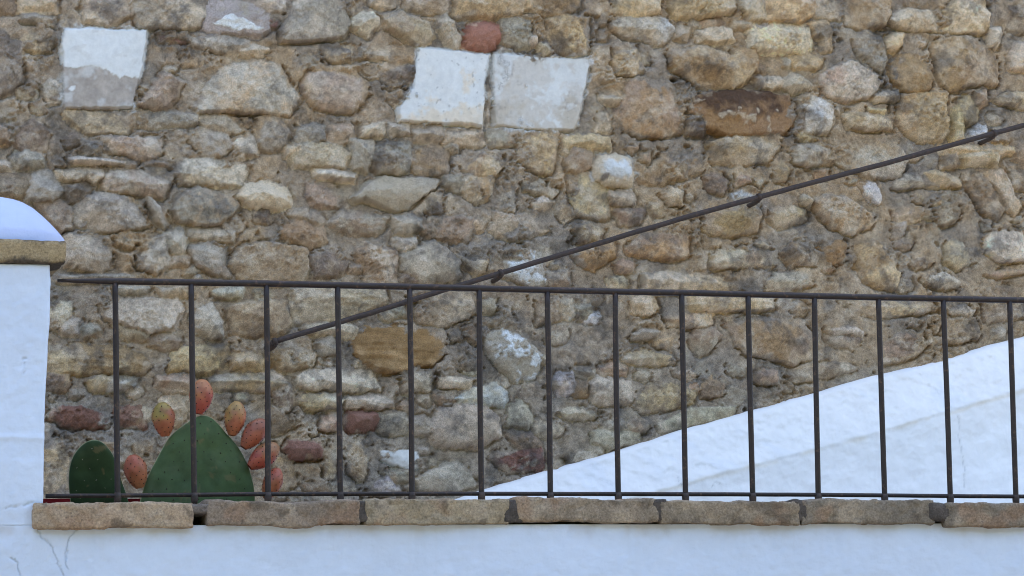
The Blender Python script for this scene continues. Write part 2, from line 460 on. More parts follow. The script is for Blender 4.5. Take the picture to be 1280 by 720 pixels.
wk3r!flaky 1075,2411 1121,2427 1172,2399 1217,2360 1205,2318 1150,2306 1110,2339 1080,2378
k2 807,2209 872,2220 876,2171 816,2171
k2 891,2205 921,2210 941,2186 926,2172 891,2171
kc3 504,2303 548,2308 577,2294 577,2277 533,2274 504,2274
y2 504,2341 519,2336 518,2322 504,2322
b2 1020,2431 1050,2431 1050,2392 1020,2406
g2 989,2416 1015,2423 1014,2396 994,2396
k2 907,2259 932,2259 932,2242 907,2249
b1r 947,2264 997,2264 997,2250 972,2230
d2r 552,2265 582,2284 596,2246 586,2217 562,2217
b2 542,2231 576,2208 600,2184 547,2169
k2 1071,2495 1102,2498 1097,2471 1074,2471
cw2r 1271,2494 1302,2505 1306,2465 1275,2462
bk2r 1209,2498 1266,2504 1260,2454 1213,2444
w1r 1332,2470 1368,2466 1358,2451 1335,2451
g2r 1312,2485 1348,2490 1348,2456 1317,2460
yc3 1458,2502 1474,2515 1510,2513 1520,2484 1494,2471 1462,2478
yb3t 1589,2525 1743,2523 1828,2509 1828,2489 1662,2483 1594,2487
by3 1541,2464 1593,2475 1662,2471 1659,2443 1608,2440 1545,2439
g4r 1456,2413 1482,2430 1524,2436 1529,2424 1497,2411 1461,2405
oy2 1513,2419 1540,2434 1571,2429 1570,2359 1539,2384 1508,2393
yk3 1434,2358 1460,2378 1502,2374 1554,2364 1564,2349 1522,2344 1470,2346
pk4 1602,2410 1624,2435 1672,2436 1682,2416 1660,2386 1628,2370 1612,2390
ob4 1704,2451 1757,2460 1897,2457 1934,2420 1926,2364 1872,2351 1766,2372 1719,2406
k3 1344,2292 1360,2310 1401,2303 1448,2293 1452,2254 1405,2246 1354,2248
wk2r 1252,2296 1268,2316 1298,2317 1308,2277 1267,2274
o2 1308,2297 1332,2300 1331,2268 1310,2270
pr1 1366,2332 1397,2340 1436,2338 1433,2323 1371,2322
by2r 1463,2249 1495,2289 1573,2295 1615,2275 1609,2250 1551,2235 1478,2229
p4s 1775,2325 1803,2331 1831,2326 1828,2302 1801,2297 1777,2305
k2h 1514,2195 1603,2235 1725,2241 1714,2216 1587,2185 1524,2175
kc2 1266,2223 1317,2230 1353,2228 1353,2213 1276,2213
k1 1138,2231 1164,2246 1189,2212 1184,2193 1138,2192
k2 1368,2194 1410,2209 1440,2185 1440,2175 1373,2174
b2 1441,2194 1467,2204 1487,2185 1451,2175
bo2 1636,2295 1658,2316 1689,2291 1678,2266 1641,2268
g1r 1765,2347 1813,2352 1813,2332 1770,2327
cw3 1972,2441 2010,2451 2069,2434 2069,2419 2036,2431 1987,2423
bk2 1971,2420 2036,2426 2063,2411 2046,2396 1987,2405
bp2t 2117,2397 2162,2423 2228,2429 2243,2404 2209,2373 2121,2356
yb2 2071,2508 2137,2515 2258,2512 2274,2491 2191,2480 2114,2478 2071,2488
c3 2307,2492 2341,2508 2374,2493 2368,2472 2318,2477
bp2 2295,2461 2357,2477 2389,2452 2388,2426 2321,2405 2293,2410
bk2t 1860,2323 1936,2344 2023,2355 2044,2340 1968,2319 1876,2303
b1 2443,2551 2522,2553 2521,2521 2448,2520
c2 2262,2450 2278,2456 2278,2438 2267,2437
b1t 2403,2514 2470,2521 2520,2511 2519,2480 2412,2473
yk2 -10,2124 28,2152 51,2143 60,2110 56,2049 37,2012 -9,2012
yb2 112,2148 164,2143 164,2129 121,2129
ob2 551,2107 595,2098 599,2050 565,2031 556,2074
r4s!redbrick 578,2126 585,2146 659,2151 671,2127 663,2112 590,2107
yb2 671,2112 698,2137 697,2060 673,2055
ok2r 717,2141 767,2156 776,2108 766,2060 737,2074
w2h!brickwhite 810,2125 905,2128 906,2087 865,2084 840,2094 811,2108
k3h 895,2055 935,2080 1000,2099 1035,2075 1044,2041 994,2027 904,2036
k1 687,2046 736,2055 751,2031 697,2031
b1 624,2045 677,2050 682,2031 628,2031
l2 790,2041 825,2065 855,2031 790,2017
kp2 815,2079 875,2080 875,2055 835,2055
r1r 1086,2109 1137,2124 1213,2132 1217,2090 1136,2075
k2 1352,2174 1466,2175 1466,2150 1393,2135 1357,2154
b1r 1137,2163 1188,2168 1213,2144 1162,2129'''

PAL = dict(y=(168, 154, 128), t=(155, 146, 130), k=(153, 148, 138), g=(140, 137, 131), o=(145, 125, 97), O=(128, 106, 76),
           b=(126, 112, 98), d=(106, 96, 88), c=(178, 171, 158), w=(190, 196, 204), V=(190, 203, 219), W=(180, 184, 190),
           D=(128, 106, 84), r=(124, 95, 87), R=(148, 110, 100), p=(150, 133, 118), l=(156, 153, 160))
PAL = {k: alb(v, 1.0 if k in 'wVWRr' else 1.20) for k, v in PAL.items()}
MORT = [alb((140, 132, 123), 1.08), alb((149, 136, 119), 1.08), alb((122, 120, 119), 1.06)]
BLOOM = alb((190, 184, 174), 1.15); WHITE = alb((193, 204, 218)); GREYP = alb((138, 137, 139)); DKBR = alb((76, 60, 52)); OCH = alb((143, 117, 82))

def ax(parts):
    out = []
    for a, b, s in parts:
        n = max(1, int(round((b - a) / s))); out.append(np.linspace(a, b, n, endpoint=False))
    out.append(np.array([parts[-1][1]])); return np.concatenate(out)

STEP = 0.0024
gx = ax([(-3.5, -1.0, .05), (-1.0, -.55, .012), (-.55, -.2, .006), (-.2, 2.72, STEP), (2.72, 3.2, .006), (3.2, 4.0, .015), (4.0, 7.0, .05)])
gz = ax([(1.2, 1.9, .03), (1.9, 3.40, STEP), (3.40, 3.75, .006), (3.75, 4.4, .015), (4.4, 6.2, .05)])
GX, GZ = np.meshgrid(gx, gz)
nz_, nx_ = GX.shape

F8 = fbm(GX, GZ, .13, 3, 1); F4 = fbm(GX, GZ, .05, 3, 2); F2 = fbm(GX, GZ, .022, 3, 3); F1 = fbm(GX, GZ, .009, 2, 4)
RG = fbm(GX, GZ, .034, 4, 5, ridged=True); RF = fbm(GX, GZ, .012, 3, 6, ridged=True)
FB = fbm(GX, GZ, .6, 2, 8)
WX = GX + .0032 * fbm(GX, GZ, .045, 3, 21) + .0036 * fbm(GX, GZ, .012, 3, 24); WZ = GZ + .0032 * fbm(GX, GZ, .045, 3, 22) + .0036 * fbm(GX, GZ, .012, 3, 23)

FN = fbm(GX, GZ, .0075, 3, 9, gain=.7); R3 = fbm(GX, GZ, .0085, 3, 10, ridged=True)
PITS = ss(.50, .85, fbm(GX, GZ, .011, 3, 12))
Hs = np.full(GX.shape, -.05); Dm = np.full(GX.shape, -.05); ID = np.full(GX.shape, -1, np.int32)
PW = np.zeros(GX.shape); Cs = np.zeros(GX.shape + (3,)); SM = np.zeros(GX.shape); U01 = np.zeros(GX.shape); V01 = np.zeros(GX.shape)
PROT = [.001, .007, .013, .020, .026, .031]
flagged = {}

def poly_d(P, X, Z):
    d = np.full(X.shape, 1e9); s = np.zeros(X.shape, bool); n = len(P)
    for i in range(n):
        ax_, az = P[i]; bx, bz = P[i - 1]
        ex, ez = bx - ax_, bz - az; wx, wz = X - ax_, Z - az
        t = np.clip((wx * ex + wz * ez) / (ex * ex + ez * ez + 1e-12), 0, 1)
        d = np.minimum(d, (wx - ex * t) ** 2 + (wz - ez * t) ** 2)
        c = ((az > Z) != (bz > Z)) & (X < (bx - ax_) * (Z - az) / ((bz - az) + 1e-12) + ax_)
        s ^= c
    d = np.sqrt(d); return np.where(s, d, -d)

stone_no = 0
def put_stone(code, P):
    global stone_no
    nm = None
    if '!' in code: code, nm = code.split('!')
    i = 0
    while code[i].isalpha(): i += 1
    ca = code[0]; cb = code[1] if i > 1 else code[0]; prot = PROT[int(code[i])]; fl = code[i + 1:]
    P = np.asarray(P, float); sid = stone_no; stone_no += 1
    pad = .03
    x0, z0 = P.min(0) - pad; x1, z1 = P.max(0) + pad
    i0, i1 = np.searchsorted(gx, [x0, x1]); j0, j1 = np.searchsorted(gz, [z0, z1])
    if i1 - i0 < 2 or j1 - j0 < 2: return
    S = np.s_[j0:j1, i0:i1]
    d = poly_d(P, WX[S], WZ[S]) if 'h' not in fl else poly_d(P, .5 * (WX[S] + GX[S]), .5 * (WZ[S] + GZ[S]))
    d = d + (.0015 if 'h' in fl else .0055); dm = max(d.max(), 1e-4)
    e = min({'h': .004, 's': .026, 'r': .010}.get(fl[:1], .0062), dm * .8)
    t = np.clip(d / e, 0, 1); prof = np.sqrt(np.maximum(1 - (1 - t) ** 2, 0))
    rr = np.random.default_rng(sid * 7 + 3)
    cx, cz = P.mean(0); L = max(x1 - x0, z1 - z0) - 2 * pad
    tilt = rr.normal(0, .06, 2); u_half, v_half = np.ptp(P[:, 0]) / 2, np.ptp(P[:, 1]) / 2
    if nm: tilt *= .3
    amp = .0075 if 'r' in fl else (.0012 if 's' in fl else (.0016 if 'h' in fl else .0042))
    rough = F4[S] * .9 + RG[S] * .5 + F2[S] * .55 + (F1[S] * .35 + RF[S] * .25)
    if 't' in fl: rough = rough * .45 + 1.0 * fbm(GX[S] * .10 + F8[S] * .004, GZ[S] + F8[S] * .006 + .02 * GX[S], .011, 3, 47)
    fac = np.ones_like(d)
    if 's' not in fl and not (nm or '').startswith('block'):
        for q in range(6):
            an = rr.uniform(0, 2 * math.pi); sl = rr.uniform(.25, 1.1); of = rr.uniform(-.1, .55)
            pr_ = ((GX[S] - cx) * math.cos(an) / max(u_half, .01) + (GZ[S] - cz) * math.sin(an) / max(v_half, .01))
            fac = np.minimum(fac, 1 - sl * np.maximum(0, pr_ + .25 * F4[S] - of))
        fac = np.clip(fac, .05, 1)
    prof = prof * fac
    if (nm or '').startswith('block'): rough = rough * .3
    h = -.002 + prot * prof + prot * .3 * (d / dm) * (1.6 if 's' in fl else 1) + ((GX[S] - cx) * tilt[0] + (GZ[S] - cz) * (tilt[1] - .04)) * prof + amp * rough * prof
    if 's' not in fl and not nm: h = h + prof * ((.0020 if 'r' in fl else .0011) * R3[S] - (.0045 if 'r' in fl else .0022) * PITS[S])
    h = np.where(d < 0, -.002 + d * 1.4 + .001 * F2[S], h)
    # colour of the stone itself
    a, b = PAL[ca], PAL[cb]
    jit = rr.normal(1, .10) * (1 + rr.normal(0, .018, 3))
    if nm: jit = np.ones(3)
    sh = rr.uniform(-50, 50, 2)
    v = (GZ[S] - P[:, 1].min()) / np.ptp(P[:, 1])
    n1 = fbm(GX[S] + sh[0], GZ[S] + sh[1], .07, 5, 40, gain=.62)
    n2 = fbm(GX[S] + sh[1], GZ[S] + sh[0], .020, 4, 41, gain=.66)
    nf = FN[S]
    mx = ss(-.40, .85, n1 + .5 * n2) if ca != cb else np.zeros_like(n1)
    c = a * (1 - mx[..., None]) + b * mx[..., None]
    plain = .35 if nm else 1.0
    c = c * jit * (1 + plain * (.20 * n1 + .24 * n2 + .26 * nf))[..., None]
    if not nm and ca not in 'wVWRr':
        st = ss(.05, .7, fbm(GX[S] + sh[0], GZ[S] - sh[1], .04, 5, 43, gain=.62)) * rr.uniform(0, .30 + .14 * (cx > 1.2))      # iron stain
        c = c * (1 - st[..., None]) + OCH * .9 * st[..., None]
        ef = ss(.05, .55, fbm(GX[S] - sh[0], GZ[S] + sh[1], .04, 5, 44, gain=.66) + .30 * (.5 - v)) * rr.uniform(.10, .62)     # lime bloom
        c = c * (1 - ef[..., None]) + BLOOM * ef[..., None]
        dk = ss(.15, .6, fbm(GX[S] + 3, GZ[S] + sh[1], .028, 5, 45, gain=.70) + .25 * (v - .6)) * rr.uniform(.10, .55)         # lichen
        c = c * (1 - dk[..., None]) + np.array([.10, .09, .08]) * dk[..., None]
        du = rr.uniform(.04, .26) * (1 + .5 * n1); c = c * (1 - du[..., None]) + MORT[0] * 1.08 * du[..., None]                      # mortar dust
    if not nm: gr = .26 * ss(1.3, .6, cx) * ss(2.30, 2.55, cz); lum = c.mean(-1, keepdims=True); c = c * (1 - gr) + lum * np.array([1.06, 1.0, .92]) * gr
    if 't' in fl:
        c = c * (1 + .16 * fbm(GX[S] * .10 + F8[S] * .004, GZ[S] + F8[S] * .006 + .02 * GX[S], .011, 3, 48))[..., None]
    u = (GX[S] - P[:, 0].min()) / np.ptp(P[:, 0]); v = (GZ[S] - P[:, 1].min()) / np.ptp(P[:, 1])
    def over(c, col, m): return c * (1 - m[..., None]) + np.asarray(col) * m[..., None]
    if ca == 'V':      # whitewash over the upper part, bare render below
        edge = .50 - .10 * (u - .2) + .05 * F4[S] + .035 * F2[S] + .02 * F1[S]
        c = over(c, GREYP * 1.18 * (1 + .22 * n2 + .16 * n1)[..., None], np.ones_like(u)); c = over(c, WHITE * .9, .55 * ss(.1, .6, F4[S] * .8 + F2[S] * .5 + .3 * (v - .3)))
        m = ss(-.012, .012, v - edge); c = over(c, WHITE * .98, m * (1 - .25 * ss(.5, .8, F2[S] + .3 * F1[S])))
        m2 = ss(.6, .8, 1 - np.hypot((u - .12) / .10, (v - .26) / .10) + .25 * F1[S]); c = over(c, WHITE * .93, m2)
        h = h + .0016 * m
    if ca == 'w' and nm in ('block_b',):
        c = over(c, WHITE, .9 - .35 * ss(.1, .7, n1 + .4 * F2[S])); c = over(c, (.22, .20, .18), .5 * ss(.78, .95, F1[S] * .8 + .5 * F4[S]))
        c = over(c, PAL['c'], .6 * ss(.1, .5, n1 - .8 * v + .35))
    if ca == 'W':
        c = over(c, PAL['W'] * .97, np.full(u.shape, .8)); c = over(c, PAL['k'] * .9, .55 * ss(-.2, .6, n1 + .5 - 1.2 * v + .35 * n2)); c = over(c, GREYP, .6 * ss(.25, .7, n1 * .7 - n2 * .6))
        c = over(c, WHITE * .97, .8 * ss(.0, .45, .75 * v - .38 + .6 * F4[S] + .3 * F2[S] + .2 * F1[S] + .35 * ss(.9, 1, v)))
    if nm == 'plaster':
        pp = np.array([(0.4033, 3.1552), (0.4170, 3.1598), (0.4288, 3.1721), (0.4406, 3.1824), (0.4523, 3.1790), (0.4641, 3.1697), (0.4817, 3.1665), (0.5053, 3.1597), (0.5308, 3.1489), (0.5170, 3.1424), (0.4895, 3.1432), (0.4717, 3.1366), (0.4502, 3.1396), (0.4306, 3.1466)])
        wm = ss(-.0008, .0012, poly_d(pp, WX[S], WZ[S])); c = over(c, PAL['l'] * .8, .8 * ss(-.3, .4, n2)); c = over(c, WHITE * 1.12, wm); h = h + .0025 * wm
    if nm == 'whitestone':
        wm = ss(-.1, .25, .62 - np.hypot((u - .5) / .75, (v - .45) / .55) + .22 * F2[S] + .1 * F1[S])
        c = over(over(c, PAL['c'] * .93, np.ones_like(u)), WHITE * .98, wm); h = h + .003 * wm * prof
        gm = ss(.45, .65, 1 - np.hypot((u - .2) / .25, (v - .25) / .3) + .2 * F2[S]); c = over(c, GREYP * .8, gm)
    if nm in ('paintpatch', 'flaky'):
        wm = ss(.0, .3, F4[S] * .6 + F2[S] * .6 + RF[S] * .25 - (.05 if nm == 'flaky' else .12) + (.35 * (u - .5) if nm == 'flaky' else -.25 * np.abs(u - .45)))
        c = over(over(c, PAL['k'] * .85, np.full(u.shape, .7)), WHITE * 1.08, .92 * wm); h = h + .004 * wm * prof
    if nm == 'dark':
        m = ss(-.05, .42, v - .40 + .22 * F4[S] + .2 * F2[S] + .12 * n2 - .5 * ss(.75, 1, u) - .25 * ss(.2, .0, u)); c = over(c, DKBR * .85, .9 * m)
        c = over(c, OCH, .55 * (1 - m) * ss(-.2, .4, n1)); c = over(c, PAL['c'], .6 * ss(.25, .8, F2[S] + .6 * n2 - np.abs(v - .4) * 2))
    if nm == 'boulder': c = over(c, PAL['c'], .5 * ss(.75, .95, n2 * .4 + 1.2 * v - .2 - 1.2 * np.abs(u - .3)))
    if (nm or '').startswith('block') or nm == 'whitestone':       # brush strokes that ran over the edge onto the joint
        PW[S] = np.maximum(PW[S], ss(-.013, -.001, d + .006 * F2[S] + .005 * F1[S]) * ss(-.15, .35, F4[S] + .5 * F2[S] + (.25 if ca != 'V' else .5 * (v - .75))))
    up = h > Hs[S]
    Hs[S][up] = h[up]; ID[S][up & (d > -.004)] = sid; Cs[S][up] = c[up]
    Dm[S] = np.maximum(Dm[S], d)
    reg = .55 * ss(1.25, 1.8, GX[S]) * ss(2.62, 2.40, GZ[S]) + .30 * FB[S]
    sme = ss(.05, .55, F8[S] * .55 + F4[S] * .7 + F2[S] * .4 + .40 + reg - 1.9 * np.clip(d / min(dm, .04), 0, 1) - 14 * prot) * ((.55 if nm in ('dark', 'ochre', 'redbrick', 'flaky', 'paintpatch') else 0) if nm else .9)
    SM[S][up] = sme[up]
    if nm: flagged[sid] = nm

for ln in STONES.split('\n'):
    t = ln.split(); put_stone(t[0], [[float(q) / 1000 for q in p.split(',')] for p in t[1:]])

# the same walling carries on beyond the part the photograph frames: rough courses
def blob(cx, cz, w, h, n=8):
    out = []
    for k in range(n):
        a = 2 * math.pi * (k + random.uniform(-.25, .25)) / n; q = random.uniform(.82, 1.05)
        c_, s_ = math.cos(a), math.sin(a); g = max(abs(c_), abs(s_)) ** .55
        out.append((cx + w * .5 * c_ / g * q, cz + h * .5 * s_ / g * q))
    return out
codes = ['y3', 'yk3', 'k3', 't2', 'oy3', 'g2', 'b2r', 'ck3', 'py2', 'kg3', 'ob3r', 'c3', 'yb2', 'k2']
z = 1.25
while z < 6.1:
    rh = random.uniform(.06, .13); x = -3.4 + random.uniform(0, .2)
    while x < 6.9:
        w = random.uniform(.08, .26)
        cx, cz = x + w / 2, z + rh / 2 + random.uniform(-.01, .01)
        i, j = np.searchsorted(gx, cx), np.searchsorted(gz, cz)
        inside = -.16 < cx < 2.60 and 1.98 < cz < 3.34
        if not inside and i < nx_ and j < nz_ and Dm[j, i] < .001:
            put_stone(random.choice(codes), blob(cx, cz, w * random.uniform(.8, .95), rh * random.uniform(.75, .95)))
        x += w + .012
    z += rh + .008
# chips and pebbles pressed into the mortar
cnt = 0
for _ in range(5200):
    cx, cz = random.uniform(-.15, 2.65), random.uniform(1.95, 3.35)
    i, j = np.searchsorted(gx, cx), np.searchsorted(gz, cz); dd = Dm[j, i]
    if dd > -.006: continue
    s = min(-dd * 1.5, .04) * random.uniform(.5, 1.0)
    if s < .010 or random.random() < .90: continue
    put_stone(random.choice(['g', 'k', 'b', 'kg', 'g', 'p', 't', 'k']) + random.choice(['1', '1r', '1r', '0r', '2']), blob(cx, cz, s * random.uniform(1.0, 2.0), s * random.uniform(.7, 1.1), 7)); cnt += 1

# mortar: lumpy, trowelled, washed out of the joints in places (mostly under the stones)
dDz = np.gradient(Dm, axis=0) / np.maximum(np.gradient(GZ, axis=0), 1e-6)
Hm = .0075 * F8 + .0035 * fbm(GX, GZ, .30, 2, 66) + .0032 * F4 + .0022 * F2 + .0012 * RG + .0012 * F1 + .0010 * RF + .0007 * R3 - .0007 * PITS
lump = ss(.18, .70, fbm(GX, GZ, .09, 2, 61)); Hm += lump * (.0050 * RG + .0042 * RF + .003 * F1 + .0035)
wash = ss(-.16, .34, fbm(GX, GZ, .07, 3, 62) + .75 * np.clip(dDz, -1, 1) + .05)
Hm -= .042 * wash * np.exp(-((Dm + .0012) / .0052) ** 2) * (.45 + .55 * ss(.0, .5, 1 - SM))
Hm -= .004 * ss(-.3, .5, fbm(GX, GZ, .22, 3, 67))
pit = ss(.86, 1.05, fbm(GX, GZ, .03, 3, 63)); Hm -= .012 * pit * (Dm < .002)
for hx, hz, hr in ((1.6453, 2.7117) + (.005,), (0.5529, 2.3150) + (.013,), (0.5724, 2.3191) + (.011,), (1.2755, 2.1032) + (.010,), (1.4793, 2.1731) + (.009,), (0.6514, 2.4011) + (.008,), (1.5772, 3.0610) + (.006,), (0.5358, 2.3801) + (.012,), (1.0452, 2.0558) + (.006,), (0.5276, 2.6251) + (.008,)):
    Hm -= .05 * np.exp(-((GX - hx) ** 2 * .6 + (GZ - hz) ** 2 * 1.6) / hr ** 2)
# smooth maximum of stone and mortar
dif = Hs - Hm; k = .0025
Hh = np.where(dif > k, Hs, np.where(dif < -k, Hm, np.maximum(Hs, Hm) + (k - np.abs(dif)) ** 2 / (4 * k)))
m = ss(-.0015, .0030, dif + .0016 * F1 + .0008 * F2) * (1 - SM)
w1 = ss(-.3, .5, FB + .5 * F8 + .45 * (GX - 1.2)); w2 = ss(.0, .7, fbm(GX, GZ, .10, 3, 64))
Cm = MORT[0] * (1 - w1[..., None]) + MORT[1] * w1[..., None]
Cm = Cm * (1 - .75 * w2[..., None]) + MORT[2] * .75 * w2[..., None]
Cm = Cm * (1 + .15 * F4 + .16 * F2 + .12 * F1 + .20 * FN)[..., None]
Cm = Cm * (1 - .75 * PW[..., None]) + WHITE * .9 * .75 * PW[..., None]
li = ss(.45, .8, fbm(GX, GZ, .05, 4, 65)) * .45; Cm = Cm * (1 - li[..., None]) + PAL['k'] * li[..., None]
wth = np.where(np.isin(ID, list(flagged)), .12, 1.0)        # old weathering runs over stone and joint alike
dkw = ss(.12, .75, fbm(GX, GZ, .075, 5, 68, gain=.68)) * .58 * wth; plw = ss(.18, .85, fbm(GX, GZ, .065, 5, 69, gain=.68)) * .42 * wth
Cc = np.clip(Cs * m[..., None] + Cm * (1 - m[..., None]), .012, .85)

Cc = Cc * (1 - plw[..., None]) + BLOOM * plw[..., None]; Cc = Cc * (1 - dkw[..., None]) + np.array([.092, .082, .075]) * dkw[..., None]
V = np.stack([GX, YW - Hh, GZ], -1).reshape(-1, 3)
tx = np.gradient(V.reshape(nz_, nx_, 3), axis=1); tz = np.gradient(V.reshape(nz_, nx_, 3), axis=0)
NN = np.cross(tx, tz); NN /= np.linalg.norm(NN, axis=-1, keepdims=True); NN = NN.reshape(-1, 3)
F = grid_faces(nz_, nx_)
own = np.where(m.reshape(-1) > .5, ID.reshape(-1), -1)
fown = own[F[:, 0]]
wall = empty('stone_wall', (1.2, YW + .3, 0))
tag(wall, 'old rubble stone wall of ochre and grey stones in rough mortar behind the railing', 'wall')
def submesh(name, mask, mat):
    f = F[mask]; ids, inv = np.unique(f, return_inverse=True)
    return np_mesh(name, V[ids], inv.reshape(-1, 4), Cc.reshape(-1, 3)[ids], NN[ids])
isf = np.isin(fown, list(flagged))
o = link('masonry', submesh('masonry', ~isf, None), M['stone'], wall)
PARTS = dict(block_a=('whitewashed_block', 'square block, whitewash on its upper half and bare grey render below'),
             block_b=('whitewashed_block', 'bright white square block with a slanted left edge'),
             block_c=('whitewashed_block', 'wide greyish block with worn patchy whitewash'),
             plaster=('plaster_patch', 'torn patch of white plaster at the top of the wall'),
             boulder=('boulder', 'smooth reddish oval stone'), dark=('stone', 'long stone, dark brown above and ochre below'),
             creamst=('stone', 'smooth cream stone'), flake=('stone', 'angular pale grey flake of stone'),
             paintpatch=('painted_stone', 'stone with flaking white paint behind the handrail'),
             whitestone=('painted_stone', 'rounded cream stone dabbed with white paint'),
             ochre=('stone', 'long deep ochre stone'), redbrick=('brick', 'dark red brick end'),
             flaky=('painted_stone', 'rough stone with white flakes, low on the wall'),
             brickwhite=('brick', 'small white brick low on the wall'))
for sid, nm in flagged.items():
    mk = fown == sid
    if mk.sum() < 20: continue
    q = link(PARTS[nm][0], submesh(PARTS[nm][0], mk, None), M['block'] if nm.startswith('block') or nm == 'brickwhite' else M['stone'], wall); q['label'] = PARTS[nm][1]
# the body of the wall behind its face, up to its top and down to the ground
bm = bmesh.new()
bmesh.ops.create_cube(bm, size=1, matrix=Matrix.Translation((1.75, YW + .36, 3.1)) @ Matrix.Diagonal((10.5, .6, 6.2, 1)))
core = bm_obj('wall_core', bm, coat('wall_core', 20, .3, [(30, .6, .02, 6)], .95, attr=False, base=(.30, .25, .20)), wall, smooth=False)

# ---------------------------------------------------------------- white rendered parapet, pillar
def plaster(x, z):
    return .0045 * fbm(x, z, .35, 2, 80) + .0014 * fbm(x, z, .06, 3, 81) + .0005 * fbm(x, z, .012, 2, 82)

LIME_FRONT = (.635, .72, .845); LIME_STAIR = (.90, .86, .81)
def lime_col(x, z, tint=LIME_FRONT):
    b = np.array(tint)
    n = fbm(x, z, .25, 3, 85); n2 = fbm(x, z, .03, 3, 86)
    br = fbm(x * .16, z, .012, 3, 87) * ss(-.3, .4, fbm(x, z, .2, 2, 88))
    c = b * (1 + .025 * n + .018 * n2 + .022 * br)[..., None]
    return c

def seg_d(x, z, pts):
    d = np.full(x.shape, 9.)
    for (ax_, az), (bx, bz) in zip(pts[:-1], pts[1:]):
        ex, ez = bx - ax_, bz - az; t = np.clip(((x - ax_) * ex + (z - az) * ez) / (ex * ex + ez * ez), 0, 1)
        d = np.minimum(d, np.hypot(x - ax_ - ex * t, z - az - ez * t))
    return d

def slab(name, xs, zs, y0, yback, parent, mat, edge=None, cracks=(), colf=None, extra=None, rnd=.006):
    """closed slab whose front is a plastered relief; edge(z) shifts its right end"""
    X, Z = np.meshgrid(xs, zs)
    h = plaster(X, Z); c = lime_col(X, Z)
    if edge is not None:
        t = ss(0, 1, (X - xs[0]) / (xs[-1] - xs[0])) ** 2; X = X + edge(Z) * t
        dr = xs[-1] + edge(Z) - X; h = h - rnd * (1 - np.sqrt(np.clip(1 - (1 - np.clip(dr / rnd, 0, 1)) ** 2, 0, 1)))
    if extra is not None: h, c = extra(X, Z, h, c)
    if name == 'wall_body':
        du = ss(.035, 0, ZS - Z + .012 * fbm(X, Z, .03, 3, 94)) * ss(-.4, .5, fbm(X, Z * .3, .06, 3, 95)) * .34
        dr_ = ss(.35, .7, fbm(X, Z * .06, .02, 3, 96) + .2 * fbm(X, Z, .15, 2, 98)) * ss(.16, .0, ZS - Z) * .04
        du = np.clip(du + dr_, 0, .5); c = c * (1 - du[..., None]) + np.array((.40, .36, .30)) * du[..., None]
    for pts, w in cracks:
        d = seg_d(X + .0045 * fbm(X, Z, .016, 4, 90, gain=.65), Z + .002 * fbm(X, Z, .01, 2, 89), pts); g = np.exp(-(d / (w * 1.5)) ** 2)
        h = h - .003 * g; c = c * (1 - .15 * g[..., None])
    nz, nx = X.shape
    Vf = np.stack([X, y0 - h, Z], -1)
    ring = [Vf, np.stack([X, np.full_like(X, yback), Z], -1)]
    A = Vf.reshape(-1, 3); B = ring[1]
    per = [(0, i) for i in range(nx)] + [(j, nx - 1) for j in range(1, nz)] + [(nz - 1, i) for i in range(nx - 2, -1, -1)] + [(j, 0) for j in range(nz - 2, 0, -1)]
    pi = np.array([j * nx + i for j, i in per]); Bv = np.array([B[j, i] for j, i in per])
    n0 = len(A); k = len(pi); q = np.arange(k)
    Fs = np.stack([pi[q], n0 + q, n0 + (q + 1) % k, pi[(q + 1) % k]], -1)
    Vv = np.concatenate([A, Bv]); cc = np.concatenate([c.reshape(-1, 3), np.array([c[j, i] for j, i in per])])
    me = np_mesh(name, Vv, np.concatenate([grid_faces(nz, nx), Fs]), cc)
    return link(name, me, mat, parent)

ZS = (-0.2447, 1.8920)[1]                     # underside of the coping, top of the rendered wall
XP0, XP1 = -.395, (-0.1569, 2.1691)[0]        # pillar sides
paraW = empty('parapet_wall', (1.2, 0, 0))
tag(paraW, 'low white limewashed parapet wall topped with a row of old bricks', 'wall')
cr = [([(-0.1733, 1.8856), (-0.1546, 1.8622), (-0.1390, 1.8372), (-0.1264, 1.8092), (-0.1139, 1.7780)], .0011), ([(-0.0937, 1.8838), (-0.1094, 1.8683), (-0.1156, 1.8496), (-0.1202, 1.8247), (-0.1108, 1.8059)], .0010), ([(-0.2228, 1.8314), (-0.2119, 1.8159), (-0.2025, 1.7910)], .0008), ([(-0.2448, 1.9231), (-0.2170, 1.9293), (-0.1797, 1.9370)], .0007)]
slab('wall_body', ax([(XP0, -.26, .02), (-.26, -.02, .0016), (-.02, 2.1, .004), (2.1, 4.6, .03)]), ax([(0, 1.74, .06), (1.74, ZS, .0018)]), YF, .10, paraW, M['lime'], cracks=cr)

ZC0 = (-0.1548, 2.4047)[1]; ZC1 = (-0.1549, 2.4523)[1]
pil = empty('pillar', ((XP0 + XP1) / 2, .05, ZS))
tag(pil, 'white limewashed pillar with a brick slab and white domed cap at left end', 'pillar')
pe = [(-0.1625, 1.8918), (-0.1603, 1.9495), (-0.1596, 1.9808), (-0.1597, 2.0434), (-0.1583, 2.1062), (-0.1553, 2.1691), (-0.1524, 2.2323), (-0.1493, 2.2798), (-0.1479, 2.3273), (-0.1480, 2.3829), (-0.1496, 2.4051)]
pez = np.array([p[1] for p in pe]); pex = np.array([p[0] for p in pe])
def edge(Z): return np.interp(Z, pez, pex) - XP1 + .0012 * fbm(Z, Z * 0 + 3, .03, 3, 91)
def pil_extra(X, Z, h, c):
    d = np.abs(Z - (-0.1988, 2.0620)[1] - .004 * fbm(X, Z, .06, 2, 92)); h = h + .0022 * np.exp(-(d / .006) ** 2) * ss(-.2, .3, fbm(X, Z, .1, 2, 93) + .3)
    return h, c
